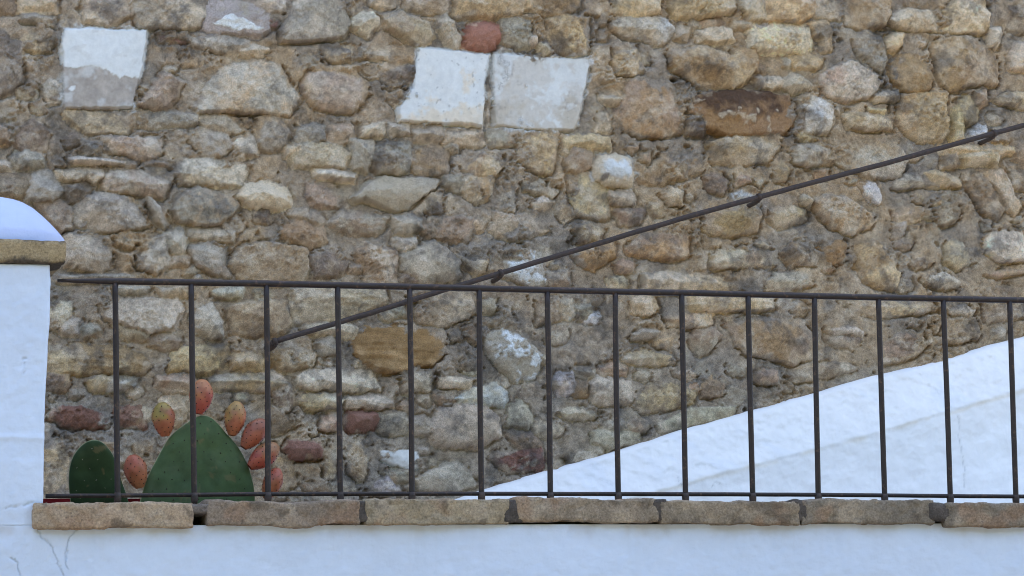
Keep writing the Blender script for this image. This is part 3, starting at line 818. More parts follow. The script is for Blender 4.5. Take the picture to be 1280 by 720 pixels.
slab('shaft', ax([(XP0, -.27, .02), (-.27, XP1, .003)]), ax([(ZS, ZC0, .003)]), YF, .20, pil, M['lime'], edge=edge, extra=pil_extra,
     cracks=[([(-0.1993, 2.2206), (-0.1977, 2.2080), (-0.1976, 2.1907)], .0008), ([(-0.2448, 1.9231), (-0.2170, 1.9293), (-0.1797, 1.9370)], .0007)])

def rounded_block(name, lo, hi, r, amp, mat, parent, colf, step=.006, seed=0, shape=None, warp=.35):
    lo = np.array(lo, float); hi = np.array(hi, float); Vs = []; Fs = []; n0 = 0
    for axis in range(3):
        for side in (0, 1):
            a, b = [k for k in range(3) if k != axis]
            na = max(4, int((hi[a] - lo[a]) / step)); nb = max(4, int((hi[b] - lo[b]) / step))
            A, B = np.meshgrid(np.linspace(lo[a], hi[a], na), np.linspace(lo[b], hi[b], nb))
            P = np.zeros(A.shape + (3,)); P[..., a] = A; P[..., b] = B; P[..., axis] = hi[axis] if side else lo[axis]
            f = grid_faces(nb, na, flip=(side == 0) != (axis == 1)) + n0
            Vs.append(P.reshape(-1, 3)); Fs.append(f); n0 += A.size
    V = np.concatenate(Vs); F = np.concatenate(Fs)
    key = np.round(V, 6); _, idx, inv = np.unique(key, axis=0, return_index=True, return_inverse=True)
    V = V[idx]; F = inv.reshape(-1)[F]
    inner = np.clip(V, lo + r, hi - r); d = V - inner; L = np.linalg.norm(d, axis=1, keepdims=True); N = d / np.maximum(L, 1e-9)
    V = inner + N * r
    s = seed * 3.7
    nn = fbm(V[:, 0] + V[:, 1] * .7 + s, V[:, 2] + V[:, 1] * .4 + s, .06, 3, 70) + .6 * fbm(V[:, 0] - V[:, 1] + s, V[:, 2] - V[:, 1] * .7, .018, 3, 71)
    nf = fbm(V[:, 0] + V[:, 1] + s, V[:, 2] - V[:, 1] * .6, .03, 3, 73, ridged=True)
    V = V + N * (amp * (.75 * nn - .8 * ss(.35, .8, nf)))[:, None]
    V[:, 2] += warp * .01 * fbm(V[:, 0] + s, V[:, 1] * .5, .10, 2, 72)
    if shape is not None: V = shape(V)
    me = np_mesh(name, V, F, colf(V))
    return link(name, me, mat, parent)

BR = [alb(.75 * np.array(c) + .25 * np.mean(c), .82) for c in ((166, 150, 132), (136, 126, 117), (152, 143, 124), (142, 132, 119), (136, 127, 114), (130, 124, 115), (124, 118, 110), (132, 122, 111))]
def brick_col(i):
    base = BR[i % len(BR)]
    def f(V):
        x = V[:, 0] + V[:, 1] * .5 + i * 5.1; z = V[:, 2] + V[:, 1] * .3
        n = fbm(x, z, .07, 4, 75); n2 = fbm(x, z, .02, 3, 76)
        c = base * (1 + .16 * n + .13 * n2)[:, None]
        w = ss(.15, .6, fbm(x + 9, z, .05, 3, 77)) * .5; c = c * (1 - w[:, None]) + alb((172, 164, 152), .8) * w[:, None]
        o_ = ss(.25, .7, fbm(x - 9, z, .06, 3, 78)) * .5; c = c * (1 - o_[:, None]) + alb((140, 116, 98), .8) * o_[:, None]
        k_ = ss(.35, .7, fbm(x, z + 4, .03, 4, 79)) * .6; c = c * (1 - k_[:, None]) + alb((88, 82, 76), .8) * k_[:, None]
        return np.clip(c, .015, .8)
    return f
cop = empty('coping', (1.2, 0, ZS)); cop.parent = paraW; cop.matrix_parent_inverse = Matrix.Translation(paraW.location).inverted()
def cpart(o):
    o.parent = cop; o.matrix_parent_inverse = (Matrix.Translation(paraW.location) @ Matrix.Translation(paraW.location).inverted() @ Matrix.Translation(cop.location)).inverted()
bricks = [[(-0.1808, 1.9359), (0.1306, 1.8854)], [(0.1627, 1.9390), (0.4674, 1.8894)], [(0.4827, 1.9430), (0.7807, 1.8903)], [(0.7985, 1.9446), (1.0979, 1.8945)], [(1.1076, 1.9405), (1.4113, 1.8905)], [(1.4181, 1.9405), (1.7170, 1.8881)], [(1.7425, 1.9354), (2.0570, 1.8839)], [(2.0779, 1.9336), (2.4166, 1.8796)], [(2.4386, 1.9317), (2.7913, 1.8786)], [(2.8143, 1.9316), (3.1984, 1.8776)]]
for i, ((xa, zt), (xb, zb)) in enumerate(bricks):
    o = rounded_block('brick', (xa - .002, YC, zb), (xb + .002, .045, zt), .0045, .0028, M['brick'], None, brick_col(i), step=.0042, seed=i)
    cpart(o)
    o2 = rounded_block('brick', (xa + .004, .055, zb + .002), (xb - .003, .19, zt - .004), .009, .0026, M['brick'], None, brick_col(i + 3), step=.012, seed=i + 20)
    cpart(o2)
def joint_col(V):
    n = fbm(V[:, 0], V[:, 2] + V[:, 1], .02, 3, 87); return alb((80, 78, 79), .85) * (1 + .3 * n)[:, None] * np.where(V[:, 0] < bricks[1][0][0] + .01, 1.9, 1.0)[:, None]
for i in range(len(bricks) - 1):
    xa = bricks[i][1][0] - .012; xb = bricks[i + 1][0][0] + .012; zt = min(bricks[i][0][1], bricks[i + 1][0][1]) - .001; zb = ZS + (.019 if i == 0 else .003)
    o = rounded_block('mortar_joint', (xa, YC + .001, zb), (xb, .17, zt), .004, .002, M['brick'], None, joint_col, step=.005, seed=i + 40); cpart(o)

# pillar cap: brick slab and dome
def slab_col(V):
    x = V[:, 0] + V[:, 1] * .5; z = V[:, 2]
    n = fbm(x, z, .05, 4, 95); n2 = fbm(x, z, .014, 3, 96)
    c = alb((146, 136, 114), .85) * (1 + .14 * n + .12 * n2)[:, None]
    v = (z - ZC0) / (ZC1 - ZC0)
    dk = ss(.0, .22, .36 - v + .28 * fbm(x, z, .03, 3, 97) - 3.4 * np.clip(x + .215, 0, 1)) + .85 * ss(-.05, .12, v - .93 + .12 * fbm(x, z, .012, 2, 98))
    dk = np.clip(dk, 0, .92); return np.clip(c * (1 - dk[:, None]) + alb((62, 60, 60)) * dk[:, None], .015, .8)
XS1 = (-0.1179, 2.4293)[0]; XS0 = 2 * -.262 - XS1 + .02
rounded_block('brick_slab', (XS0, -.10, ZC0 + .001), (XS1, .225, ZC1), .006, .0016, M['brick'], pil, slab_col, step=.0045, seed=3, warp=.12)
prof = [(-0.2330, 2.5561), (-0.2169, 2.5557), (-0.2009, 2.5529), (-0.1815, 2.5453), (-0.1622, 2.5344), (-0.1444, 2.5201), (-0.1282, 2.5050), (-0.1153, 2.4914), (-0.1072, 2.4818), (-0.1007, 2.4730)]
xc = -.262
bm = bmesh.new(); rings = []
bz = ZC1 - .004
zoff = 0
sx = (XS1 - .006 - xc) / (prof[-1][0] - xc)
for (px_, pz_) in prof[1:]:
    rx = max(.01, (px_ - xc)) ; rings.append((rx, pz_))
dome_base = rings[-1][1]
V = []; seg = 72
for rx, z in rings:
    for j in range(seg):
        a = 2 * math.pi * j / seg; V.append((xc + rx * math.cos(a), .0625 + rx * .92 * math.sin(a), z + .0008 * math.sin(a * 5 + rx * 40)))
Fq = []
for i in range(len(rings) - 1):
    for j in range(seg): Fq.append((i * seg + j, (i + 1) * seg + j, (i + 1) * seg + (j + 1) % seg, i * seg + (j + 1) % seg))
tip = len(V); V.append((xc, .0625, rings[0][1] + .004))
b0 = len(V); rx, z = rings[-1]
for j in range(seg): a = 2 * math.pi * j / seg; V.append((xc + rx * math.cos(a), .0625 + rx * .92 * math.sin(a), bz - .01))
for j in range(seg): Fq.append(((len(rings) - 1) * seg + j, b0 + j, b0 + (j + 1) % seg, (len(rings) - 1) * seg + (j + 1) % seg))
me = bpy.data.meshes.new('dome'); me.from_pydata(V, [], Fq + [(tip, j, (j + 1) % seg) for j in range(seg)]); me.update()
for p in me.polygons: p.use_smooth = True
a_ = me.color_attributes.new('Col', 'FLOAT_COLOR', 'POINT'); wc = np.array((.46, .535, .74))  # white cap; blue of the sky it faces is put into its colour
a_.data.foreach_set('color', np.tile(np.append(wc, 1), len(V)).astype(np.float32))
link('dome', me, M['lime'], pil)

# ---------------------------------------------------------------- railing on the parapet
rail = empty('railing', (1.0, 0, ZR - .02))
tag(rail, 'low dark iron railing with thin upright bars standing on the brick coping', 'railing')
tr = [(-0.1203, 2.3848), (-0.0062, 2.3859), (0.1483, 2.3865), (0.3032, 2.3870), (0.4519, 2.3866), (0.6043, 2.3862), (0.7535, 2.3857), (0.9011, 2.3852), (1.0506, 2.3846), (1.1985, 2.3848), (1.3482, 2.3842), (1.4998, 2.3835), (1.6478, 2.3831), (1.7996, 2.3832), (1.9570, 2.3831)]
br = [(-0.1448, 1.9544), (-0.0063, 1.9552), (0.1469, 1.9567), (0.3006, 1.9584), (0.4480, 1.9589), (0.5991, 1.9592), (0.7471, 1.9593), (0.8935, 1.9590), (1.0418, 1.9589), (1.1884, 1.9586), (1.3369, 1.9582), (1.4873, 1.9574), (1.6341, 1.9563), (1.7845, 1.9550), (1.9406, 1.9540)]
dx = (tr[-1][0] - tr[0][0]) / (len(tr) - 1)
ext = [2.12, 2.27, 2.42, 2.57, 2.72, 2.87, 3.02, 3.17]
trp = [(x, 0, z) for x, z in tr] + [(x, 0, tr[-1][1] + .0006 * i) for i, x in enumerate(ext)]
brp = [(x, 0, z) for x, z in br] + [(x, 0, br[-1][1] + .0004 * i) for i, x in enumerate(ext)]
tube('top_rail', [(trp[0][0] - .002, 0, trp[0][2])] + trp[1:], [.003] + [.0068] * (len(trp) - 1), M['iron'], rail, seg=12, wob=.00012, seed=3, cuts=.02)
tube('bottom_rail', brp, .0044, M['iron'], rail, seg=12, wob=.00012, seed=4)
bt = [(-0.0062, 2.3867), (0.1483, 2.3865), (0.3032, 2.3862), (0.4519, 2.3858), (0.6043, 2.3854), (0.7534, 2.3849), (0.9011, 2.3843), (1.0506, 2.3838), (1.1985, 2.3848), (1.3482, 2.3842), (1.4998, 2.3835), (1.6478, 2.3827), (1.7996, 2.3838), (1.9570, 2.3831)]
bb = [(-0.0015, 1.9480), (0.1534, 1.9480), (0.3038, 1.9489), (0.4538, 1.9497), (0.6041, 1.9497), (0.7521, 1.9497), (0.9003, 1.9489), (1.0486, 1.9489), (1.1971, 1.9481), (1.3475, 1.9481), (1.4961, 1.9472), (1.6485, 1.9464), (1.8010, 1.9455), (1.9554, 1.9446)]
def baluster(x0, z0, x1, z1, s):
    r0 = random.Random(s); bow = r0.uniform(-.0015, .0015)
    o = tube('baluster', [(x1, 0, z1), (x1, 0, z1 + .004), ((x0 + x1) / 2 + bow, bow, (z0 + z1) / 2), (x0, 0, z0)], .0059, M['iron'], rail, seg=14, wob=.00010, seed=s, cuts=.025)
    f = tube('foot', [(x1, 0, z1 - .010), (x1, 0, z1 - .004), (x1, 0, z1 + .006), (x1, 0, z1 + .013)], [.0045, .0074, .0078, .0066], M['dark_iron'], None, seg=14, cuts=.004, seed=s)
    f.parent = o
for i in range(len(bt)): baluster(bt[i][0], bt[i][1], bb[i][0], bb[i][1], 50 + i)
for i, x in enumerate(ext): baluster(x, trp[-1][2], x + .008, bb[-1][1], 80 + i)

# ---------------------------------------------------------------- handrail on the wall
YH = YW - .095
hr = empty('handrail', (1.2, YH, 2.4))
tag(hr, 'thin sloping dark iron handrail fixed along the stone wall rising to the right', 'handrail')
hp = [(0.5276, 2.3750), (0.6421, 2.4110), (0.7992, 2.4596), (0.9583, 2.5108), (1.0892, 2.5513), (1.2421, 2.5987), (1.4490, 2.6637), (1.6170, 2.7148), (1.7617, 2.7558), (1.9166, 2.7995), (2.0911, 2.8474), (2.2680, 2.8980), (2.4092, 2.9387), (2.5155, 2.9683), (2.6755, 3.0156), (2.8610, 3.0708)]
tube('rail', [(x, YH, z) for x, z in hp], .0065, M['dark_iron'], hr, seg=14, wob=.0005, seed=9)
for i, (px_, pz_) in enumerate([(0.5334, 2.3769), (1.0913, 2.5518), (1.7638, 2.7562), (2.4092, 2.9387)]):
    d = Vector((hp[9][0] - hp[3][0], 0, hp[9][1] - hp[3][1])).normalized(); c = Vector((px_, YH, pz_))
    b = tube('bracket', [c, c + Vector((.002, .012, -.007)), c + Vector((.004, .05, -.009)), c + Vector((.006, .13, -.009))], .006, M['dark_iron'], hr, seg=10, cuts=.02)
    o = tube('collar', [c - d * .0045, c - d * .004, c + d * .004, c + d * .0045], [.0080, .0095, .0095, .0080], M['dark_iron'], None, seg=16, cuts=.02); o.parent = b
c = Vector((hp[0][0], YH, hp[0][1])); tube('end_stub', [c + Vector((.002, 0, .0006)), c + Vector((0, .03, -.004)), c + Vector((.006, .13, -.004))], .0068, M['dark_iron'], hr, seg=12)

# ---------------------------------------------------------------- white stair skirting against the wall
sk = empty('stair_skirting', (1.9, YW - .05, 1.6))
tag(sk, 'thick white rough plaster skirting that slopes up to the right along the stone wall', 'skirting')
ut = [(0.9263, 1.9942), (0.9862, 2.0096), (1.0465, 2.0298), (1.1274, 2.0532), (1.2189, 2.0786), (1.2907, 2.0993), (1.3938, 2.1271), (1.5398, 2.1701), (1.6664, 2.2086), (1.7941, 2.2425), (1.9167, 2.2756), (2.0908, 2.3228), (2.2670, 2.3604), (2.3743, 2.3935), (2.4982, 2.4281), (2.6348, 2.4663), (2.8656, 2.5307)]
lt = [(1.1077, 1.9181), (1.3509, 1.9888), (1.4889, 2.0276), (1.6514, 2.0690), (1.7673, 2.0978), (1.8885, 2.1289), (2.0607, 2.1716), (2.0781, 2.1777), (2.2530, 2.2251), (2.4640, 2.2847), (2.5991, 2.3218), (2.8275, 2.3842)]
ux = np.array([p[0] for p in ut]); uz = np.array([p[1] for p in ut]); lx = np.array([p[0] for p in lt]); lz = np.array([p[1] for p in lt])
sx_ = ax([(ux[0] - .25, 2.75, .0035), (2.75, 4.2, .03)])
slope = (uz[-1] - uz[0]) / (ux[-1] - ux[0])
def top_z(x): return np.where(x < ux[0], uz[0] + (x - ux[0]) * slope, np.where(x > ux[-1], uz[-1] + (x - ux[-1]) * slope, np.interp(x, ux, uz)))
def ridge_z(x): return np.where(x < lx[0], lz[0] + (x - lx[0]) * slope, np.where(x > lx[-1], lz[-1] + (x - lx[-1]) * slope, np.interp(x, lx, lz)))
vv = np.concatenate([[0, .002, .005], np.linspace(.009, .24, 68), np.linspace(.25, .60, 80), np.linspace(.65, 1.3, 8)])
X, Vd = np.meshgrid(sx_, vv); ZT = top_z(X) + .0025 * fbm(X, X * 0, .08, 3, 100); Z = ZT - Vd
band = np.maximum(ZT - ridge_z(X), .05); t = Vd / band
prot_ = np.where(t < 1, .030 + .062 * np.clip(t, 0, 1) ** 1.1, .092)
lip = ss(.97, 1.05, t + .03 * fbm(X, Z, .05, 3, 99)); prot_ -= .0030 * lip * ss(2.6, 1.2, t)
prot_ = prot_ * np.sqrt(np.clip(Vd / .012, 0, 1)) 
cham = ss(1.1, .9, t)
tr1 = fbm(X * .8 + Z * .5, Z * 1.2 - X * .45, .055, 3, 101); tr2 = fbm(X, Z, .018, 3, 102); trd = fbm(X * .7 + Z * .7, Z - X * .3, .045, 4, 103, ridged=True); tr3 = fbm(X, Z, .008, 2, 107)
prot_ += np.clip(Vd / .02, 0, 1) * (cham * (.0034 * tr1 + .0018 * tr2 + .0018 * ss(.25, .9, trd) + .0008 * tr3) + (1 - cham) * (.0030 * tr1 + .0011 * tr2 + .0006 * tr3))
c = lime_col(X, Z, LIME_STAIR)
yl = np.exp(-((t - 1.04 + .04 * tr1) / .045) ** 2) * ss(-.4, .3, fbm(X, Z, .07, 3, 104) + .15) * .32
c = c * (1 - yl[..., None]) + alb((190, 182, 156)) * yl[..., None]
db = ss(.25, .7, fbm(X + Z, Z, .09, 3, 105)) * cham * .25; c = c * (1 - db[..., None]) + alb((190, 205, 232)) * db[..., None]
for pts, w in (([(2.2831, 2.2133), (2.2888, 2.1891), (2.2835, 2.1629), (2.2912, 2.1328), (2.2959, 2.0825), (2.2963, 2.0324)], .0011), ([(1.5402, 2.0719), (1.5356, 2.0523), (1.5436, 2.0406)], .0014), ([(1.6506, 2.0395), (1.6321, 2.0474), (1.6150, 2.0297)], .0008)):
    d = seg_d(X + .003 * fbm(X, Z, .015, 2, 106), Z, pts); g = np.exp(-(d / w) ** 2); prot_ -= .003 * g; c = c * (1 - .16 * g[..., None])
Yk = YW - prot_; Yk[0, :] = YW + .04
A = np.stack([X, Yk, Z], -1)
me = np_mesh('plaster_band', A.reshape(-1, 3)[:, :], grid_faces(*X.shape, flip=True), c.reshape(-1, 3))
link('plaster_band', me, M['lime'], sk)

# ---------------------------------------------------------------- prickly pear
cac = empty('prickly_pear', (.32, .2, ZR - .47))
tag(cac, 'prickly pear cactus with green pads and ripe red fruit behind the railing', 'cactus')
YP = .20
def add_dots(o, dots, mat):
    me = o.data; me.materials.append(mat)
    for f in dots.faces: f.material_index = 1; f.smooth = True
    t = bpy.data.meshes.new('t'); dots.to_mesh(t); dots.free()
    bm = bmesh.new(); bm.from_mesh(me); bm.from_mesh(t); bm.to_mesh(me); bm.free(); bpy.data.meshes.remove(t)
def pad(name, outline, y, thick, base, parent, seed, edge_col, lean=0.0):
    P = np.array(outline); cx, cz = P.mean(0)
    n = 160; Q = np.concatenate([P, P[:1]]); L = np.concatenate([[0], np.cumsum(np.hypot(*np.diff(Q, axis=0).T))])
    s = np.linspace(0, L[-1], n, endpoint=False); ox_ = np.interp(s, L, Q[:, 0]); oz_ = np.interp(s, L, Q[:, 1])
    for _ in range(6):
        ox_ = .25 * np.roll(ox_, 1) + .5 * ox_ + .25 * np.roll(ox_, -1); oz_ = .25 * np.roll(oz_, 1) + .5 * oz_ + .25 * np.roll(oz_, -1)
    rs = np.concatenate([np.linspace(0, .90, 26), [.93, .955, .975, .99, .997, 1.0]]); V = []; C_ = []
    for side in (-1, 1):
        for r_ in rs:
            if side == 1 and r_ == 1.0: continue
            th = thick * .5 * math.sqrt(max(0, 1 - r_ ** 3.2))
            x = cx + (ox_ - cx) * r_; z = cz + (oz_ - cz) * r_
            yy = y + side * th + lean * (z - cz) + .004 * fbm(x, z, .08, 2, 110 + seed) + .0012 * fbm(x, z, .025, 2, 115 + seed)
            V.append(np.stack([x, yy, z], -1)); nn = fbm(x, z, .05, 3, 112 + seed)
            k = ss(.985, 1.0, np.full(n, r_)) * .8
            du = ss(-.1, .7, fbm(x, z, .09, 4, 113 + seed)) * .22; sc = ss(.62, .8, fbm(x, z, .022, 3, 114 + seed)) * .4
            bb = (np.asarray(base) * (1 + .16 * nn)[:, None]) * (1 - du[:, None]) + alb((120, 132, 116), .8) * du[:, None]; bb = bb * (1 - sc[:, None]) + alb((120, 112, 84), .7) * sc[:, None]
            C_.append(bb * (1 - k[:, None]) + np.asarray(edge_col) * k[:, None])
    m_ = len(rs); V = np.concatenate(V); C_ = np.concatenate(C_); F = []
    def ring(side, i): return i * n if side == -1 else (m_ + i) * n if i < m_ - 1 else (m_ - 1) * n
    for side in (-1, 1):
        for i in range(m_ - 1):
            a, b = ring(side, i), ring(side, i + 1)
            for j in range(n):
                q = (a + j, b + j, b + (j + 1) % n, a + (j + 1) % n); F.append(q if side == 1 else q[::-1])
    me = np_mesh(name, V, np.array(F), np.clip(C_, .005, .8)); o = link(name, me, M['pad'], parent)
    # areoles in a diagonal lattice, each a little raised tuft
    bm = bmesh.new(); rr = random.Random(seed)
    zz = P[:, 1].min(); row = 0
    while zz < P[:, 1].max():
        xx = P[:, 0].min() + (row % 2) * .014
        while xx < P[:, 0].max():
            px_, pz_ = xx + rr.uniform(-.004, .004), zz + rr.uniform(-.004, .004)
            d = poly_d(P, np.array([px_]), np.array([pz_]))[0]
            if d > .008:
                th = thick * .5 * math.sqrt(max(0, 1 - max(0, 1 - d / .06) ** 3.2))
                for q in range(3):
                    bmesh.ops.create_icosphere(bm, subdivisions=1, radius=rr.uniform(.0006, .0011), matrix=Matrix.Translation((px_ + rr.uniform(-.001, .001), y - th * .97 + lean * (pz_ - cz) + .004 * float(fbm(px_, pz_, .08, 2, 110 + seed)), pz_ + rr.uniform(-.001, .001))))
            xx += .028
        zz += .020; row += 1
    add_dots(o, bm, M['spine' if seed == 1 else 'pale_spine'])
    return o
M['pale_spine'] = coat('pale_areole', 60, .2, [], .9, attr=False, base=(.20, .20, .15))
ol = [(0.0718, 1.9329), (0.0785, 1.9626), (0.0852, 1.9890), (0.0968, 2.0154), (0.1119, 2.0420), (0.1270, 2.0718), (0.1421, 2.0935), (0.1589, 2.1069), (0.1757, 2.1187), (0.1925, 2.1305), (0.2060, 2.1356), (0.2195, 2.1348), (0.2330, 2.1257), (0.2447, 2.1125), (0.2548, 2.0992), (0.2683, 2.0859), (0.2817, 2.0709), (0.2918, 2.0543), (0.3019, 2.0326), (0.3102, 2.0093), (0.3152, 1.9860), (0.3184, 1.9626), (0.3183, 1.9327)]
ol += [(ol[-1][0] - .03, ZR - .16), (ol[0][0] + .09, ZR - .22), (ol[0][0] + .03, ZR - .14)]
pad('pad', ol, YP, .030, lin((66, 90, 62)) / SHADE * .80, cac, 1, alb((150, 165, 140)))
ol2 = [(-0.0674, 1.9305), (-0.0740, 1.9597), (-0.0781, 1.9874), (-0.0789, 2.0150), (-0.0741, 2.0395), (-0.0627, 2.0575), (-0.0480, 2.0714), (-0.0317, 2.0764), (-0.0153, 2.0724), (-0.0005, 2.0594), (0.0126, 2.0398), (0.0225, 2.0153), (0.0290, 1.9957), (0.0372, 1.9761), (0.0438, 1.9597), (0.0503, 1.9401)]
ol2 += [(ol2[-1][0] - .02, ZR - .10), (ol2[0][0] + .05, ZR - .16), (ol2[0][0] + .015, ZR - .09)]
p2 = pad('pad', ol2, .15, .024, lin((42, 66, 42)) / SHADE * .75, cac, 2, alb((150, 165, 140)), lean=-.35)  # darker base colour stands in for the dimmer light at this pad's angle
p2['label'] = 'smaller darker green pad at left'
# lower pads and the woody foot, down to the terrace
low = [(.20, ZR - .12), (.28, ZR - .10), (.34, ZR - .14), (.36, ZR - .25), (.34, ZR - .38), (.29, ZR - .47), (.25, ZR - .47), (.19, ZR - .36), (.16, ZR - .22)]
pad('pad', low, .185, .045, lin((52, 76, 54)) / SHADE * .9, cac, 3, alb((110, 125, 100)))

def fruit(cx, cz, y, ang, ln, wd, cols, seed):
    rr = random.Random(seed); n = 30; m_ = 22; V = []; C_ = []
    ca, sa = math.cos(ang), math.sin(ang); ax_ = Vector((sa, 0, ca)); sx = Vector((ca, 0, -sa)); sy = Vector((0, 1, 0)); o0 = Vector((cx, y, cz))
    base, mid, tip = [np.asarray(alb(.92 * np.array(c) + .08 * np.mean(c), .62)) for c in cols]
    def rad(t): return wd * .5 * (math.sin(math.pi * min(1, .09 + t * .86)) ** .62) * (1.0 - .30 * (1 - t) ** 1.8) * (1 if t < .93 else 1 - (t - .93) * 2.2)
    for i in range(m_ + 1):
        t = i / m_; r_ = rad(t); zz = (t - .5) * ln
        for j in range(n):
            a = 2 * math.pi * j / n; k = 1 + (.03 * math.sin(a * 6 + t * 14) + .02 * float(vnoise(a * 1.5, t * 5, seed + 9))) * math.sin(t * 3.1)
            V.append(o0 + ax_ * zz + sx * (math.cos(a) * r_ * k) + sy * (math.sin(a) * r_ * k))
            mo = float(fbm(math.cos(a) * .5 + seed, t * 1.4 + math.sin(a) * .5, .22, 3, seed)); g = ss(.42, 1.05, np.array(t + .22 * mo + .30 * math.cos(a + 2.6) + .12 * float(vnoise(a * 2 + seed, t * 6, seed)))); b_ = ss(.30, .0, np.array(t))
            c = mid * (1 - g) + tip * g; c = c * (1 - .6 * b_) + base * .6 * b_; C_.append(np.clip(c * (1 + .20 * mo + .12 * float(vnoise(a * 3, t * 9, seed + 5))) * (1 - .10 * max(0, mo) * np.array([0, 1, 1.5])), .01, .8))
    F = []
    for i in range(m_):
        for j in range(n): F.append((i * n + j, i * n + (j + 1) % n, (i + 1) * n + (j + 1) % n, (i + 1) * n + j))
    # sunken navel
    b0 = len(V); r_ = rad(1)
    for q, (k, dz) in enumerate(((.7, -.0035), (.05, -.005))):
        for j in range(n):
            a = 2 * math.pi * j / n; V.append(o0 + ax_ * (ln * .5 + dz) + sx * (math.cos(a) * r_ * k) + sy * (math.sin(a) * r_ * k)); C_.append(alb((120, 105, 80)))
    for j in range(n): F.append((m_ * n + j, m_ * n + (j + 1) % n, b0 + (j + 1) % n, b0 + j)); F.append((b0 + j, b0 + (j + 1) % n, b0 + n + (j + 1) % n, b0 + n + j))
    me = np_mesh('fruit', np.array([tuple(v) for v in V]), np.array(F)[:, ::1], np.clip(np.array(C_), .01, .85)); o = link('fruit', me, M['fruit'], cac)
    bm = bmesh.new()
    for i in range(1, 8):
        t = i / 8.2
        for j in range(9):
            a = 2 * math.pi * (j + (i % 2) * .5) / 9 + rr.uniform(-.1, .1); r_ = rad(t)
            bmesh.ops.create_icosphere(bm, subdivisions=1, radius=rr.uniform(.0010, .0015), matrix=Matrix.Translation(o0 + ax_ * ((t - .5) * ln + rr.uniform(-.002, .002)) + sx * (math.cos(a) * r_) + sy * (math.sin(a) * r_)))
    add_dots(o, bm, M['spine'])
    return o
PXM = 1 / 612.0
FR = [((0.1254, 2.1241), .195, -6, 43, 32, ((176, 112, 84), (178, 108, 82), (150, 140, 74))),
      ((0.2045, 2.1723), .20, 8, 44, 33, ((176, 86, 76), (180, 92, 84), (176, 124, 88))),
      ((0.2753, 2.1269), .195, 10, 44, 30, ((170, 116, 80), (184, 112, 86), (166, 142, 88))),
      ((0.3133, 2.0945), .185, 38, 45, 30, ((150, 96, 74), (172, 98, 78), (150, 96, 76))),
      ((0.3325, 2.0478), .18, 52, 46, 31, ((158, 92, 72), (180, 88, 78), (158, 120, 86))),
      ((0.3526, 1.9910), .19, 22, 42, 27, ((160, 110, 68), (186, 112, 80), (180, 100, 84))),
      ((0.0661, 2.0154), .185, -14, 43, 32, ((176, 124, 84), (180, 118, 88), (176, 100, 80)))]
for i, ((x, z), y, a, ln, wd, cols) in enumerate(FR): fruit(x, z, y, R(a), ln * PXM, wd * PXM, cols, 200 + i)

# ---------------------------------------------------------------- red planter behind the cactus
pl = empty('planter', (.19, .36, ZR - .47))
tag(pl, 'long red planter trough just showing above the brick coping behind the cactus', 'planter')
zt = (-0.0656, 1.9646)[1]; xa = (-0.1038, 1.9649)[0] - .05; xb = (0.0969, 1.9649)[0]
def trough(lo, hi, th, depth):
    bm = bmesh.new(); (x0, y0, z0), (x1, y1, z1) = lo, hi
    o = [bm.verts.new(v) for v in ((x0 + .015, y0 + .015, z0), (x1 - .015, y0 + .015, z0), (x1 - .015, y1 - .015, z0), (x0 + .015, y1 - .015, z0))]
    t = [bm.verts.new(v) for v in ((x0, y0, z1), (x1, y0, z1), (x1, y1, z1), (x0, y1, z1))]
    i = [bm.verts.new(v) for v in ((x0 + th, y0 + th, z1), (x1 - th, y0 + th, z1), (x1 - th, y1 - th, z1), (x0 + th, y1 - th, z1))]
    d = [bm.verts.new((v.co.x, v.co.y, z1 - depth)) for v in i]
    bm.faces.new(o[::-1]); bm.faces.new(d)
    for k in range(4):
        q = (k + 1) % 4
        bm.faces.new((o[k], o[q], t[q], t[k])); bm.faces.new((t[k], t[q], i[q], i[k])); bm.faces.new((i[k], i[q], d[q], d[k]))
    bmesh.ops.bevel(bm, geom=[e for e in bm.edges], offset=.002, segments=2, affect='EDGES'); return bm
bm_obj('trough', trough((xa, .30, ZR - .47), (xb, .46, zt), .008, .16), M['red_plastic'], pl, smooth=False)
bm = trough((xa - .008, .292, zt - .022), (xb + .008, .468, zt + .001), .010, .018); bm_obj('rim', bm, M['red_plastic'], pl, smooth=False)

sx2, sy2 = np.meshgrid(np.linspace(xa + .012, xb - .012, 40), np.linspace(.312, .448, 20))
link('soil', np_mesh('soil', np.stack([sx2, sy2, zt - .035 + .006 * fbm(sx2, sy2, .02, 3, 140)], -1).reshape(-1, 3), grid_faces(20, 40)), M['soil'], pl)

# ---------------------------------------------------------------- terrace, steps, street (mostly out of sight)
def sheet(name, x0, x1, y0, y1, z0, z1, mat):
    bm = bmesh.new(); bmesh.ops.create_cube(bm, size=1, matrix=Matrix.Translation(((x0 + x1) / 2, (y0 + y1) / 2, (z0 + z1) / 2)) @ Matrix.Diagonal((x1 - x0, y1 - y0, z1 - z0, 1)))
    return tag(bm_obj(name, bm, mat, None, smooth=False), kind='structure')
sheet('terrace_floor', -3.2, 4.6, .12, YW + .05, .3, ZR - .47, M['tile'])
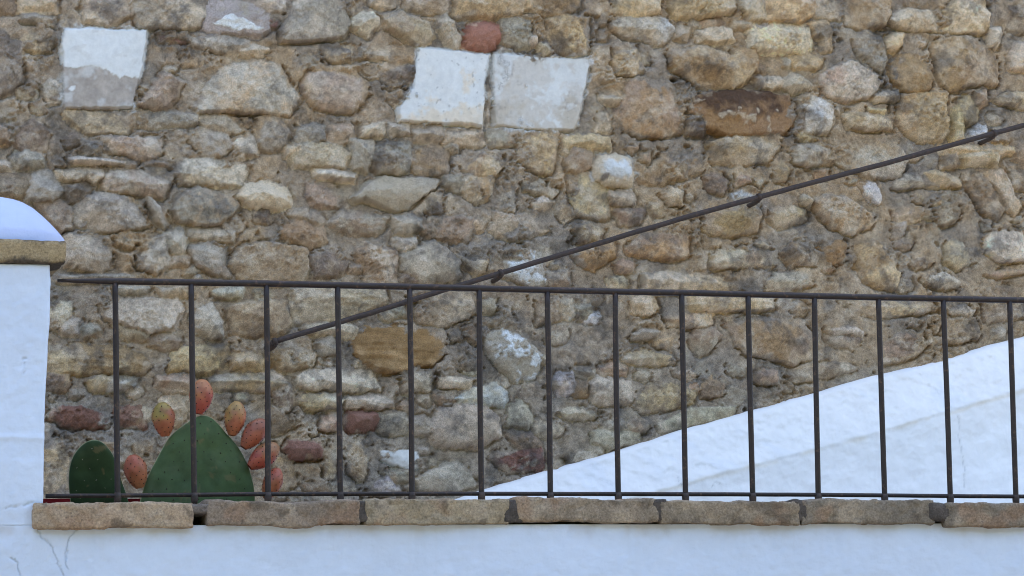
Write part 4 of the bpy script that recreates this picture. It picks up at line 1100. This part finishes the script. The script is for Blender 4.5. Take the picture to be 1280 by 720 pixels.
# whitewashed steps along the wall, rising to the right below the handrail
bm = bmesh.new(); x = .55; z = ZR - .545
while x < 3.9:
    z1 = z + .076; bmesh.ops.create_cube(bm, size=1, matrix=Matrix.Translation((x + .145, (.16 + YW - .06) / 2, (z1 + .6) / 2)) @ Matrix.Diagonal((.289, YW - .22, z1 - .6, 1)))
    x += .29; z = z1
me = bpy.data.meshes.new('stairs'); bm.to_mesh(me); bm.free()
ca = me.color_attributes.new('Col', 'FLOAT_COLOR', 'POINT'); ca.data.foreach_set('color', np.tile(np.array((.8, .8, .8, 1), np.float32), len(me.vertices)))
tag(link('steps', me, M['lime']), kind='structure')
gm = bpy.data.meshes.new('street'); gm.from_pydata([(-150, -150, 0), (150, -150, 0), (150, 150, 0), (-150, 150, 0)], [], [(0, 1, 2, 3)])
tag(link('street', gm, M['paving']), kind='structure')

# unseen slope added behind the viewer to block low sky and deepen wall shading
hx_, hy_ = np.meshgrid(np.linspace(-70, 70, 160), np.linspace(-60, -10.5, 60))
hz_ = -.1 + np.clip((-10.5 - hy_) / 4.5, 0, 1) ** .6 * (9.0 + 1.6 * fbm(hx_, hy_, 9, 3, 130)) + 1.0 * fbm(hx_, hy_, 1.8, 3, 131) * np.clip((-10.5 - hy_) / 2, 0, 1)
M['slope'] = coat('sky_blocker_green', 2, .4, [(3, .8, .2, 8)], .95, attr=False, base=(.045, .055, .025))
tag(link('sky_blocking_slope', np_mesh('sky_blocking_slope', np.stack([hx_, hy_, hz_], -1).reshape(-1, 3), grid_faces(60, 160)), M['slope']), kind='structure')

# ---------------------------------------------------------------- camera
cam = bpy.data.cameras.new('camera'); co_ = bpy.data.objects.new('camera', cam); COL.objects.link(co_)
mw = Matrix([[0.96008, -0.01891, -0.279085], [-0.279285, -0.12074, -0.952587], [-0.015683, 0.992504, -0.121201]]).to_4x4(); mw.translation = Vector((-0.9903, -6.1943, 1.5998)); co_.matrix_world = mw
cam.sensor_fit = 'HORIZONTAL'; cam.angle = 0.325306; cam.clip_start = .1; cam.clip_end = 1000
scene.camera = co_

# ---------------------------------------------------------------- daylight: the sun stands behind the wall, all of this side lies in open shade
EL, AZ = R(50), R(14)
w = bpy.data.worlds.new('World'); scene.world = w; w.use_nodes = True
nt = w.node_tree; bg = nt.nodes['Background']
sky = nt.nodes.new('ShaderNodeTexSky'); sky.sky_type = 'NISHITA'; sky.sun_disc = False
sky.sun_elevation = EL; sky.sun_rotation = AZ; sky.dust_density = 4.0; sky.ozone_density = 0.6; sky.air_density = 1.0
nt.links.new(sky.outputs[0], bg.inputs[0]); bg.inputs[1].default_value = .15
sl = bpy.data.lights.new('sun', 'SUN'); sl.energy = 3.0; sl.angle = R(.5); sl.color = (1, .95, .88)
so = bpy.data.objects.new('sun', sl); COL.objects.link(so)
dv = -Vector((math.sin(AZ) * math.cos(EL), math.cos(AZ) * math.cos(EL), math.sin(EL)))
so.rotation_euler = dv.to_track_quat('-Z', 'Y').to_euler(); so.location = (2, 8, 9)
vs = scene.view_settings; vs.view_transform = 'Standard'; vs.look = 'None'; vs.gamma = 1; vs.use_curve_mapping = False
vs.exposure = 2.37
scene.cycles.max_bounces = 8; scene.cycles.diffuse_bounces = 4
scene.cycles.use_denoising = True
scene.cycles.pixel_filter_type = 'BLACKMAN_HARRIS'; scene.cycles.filter_width = 1.0
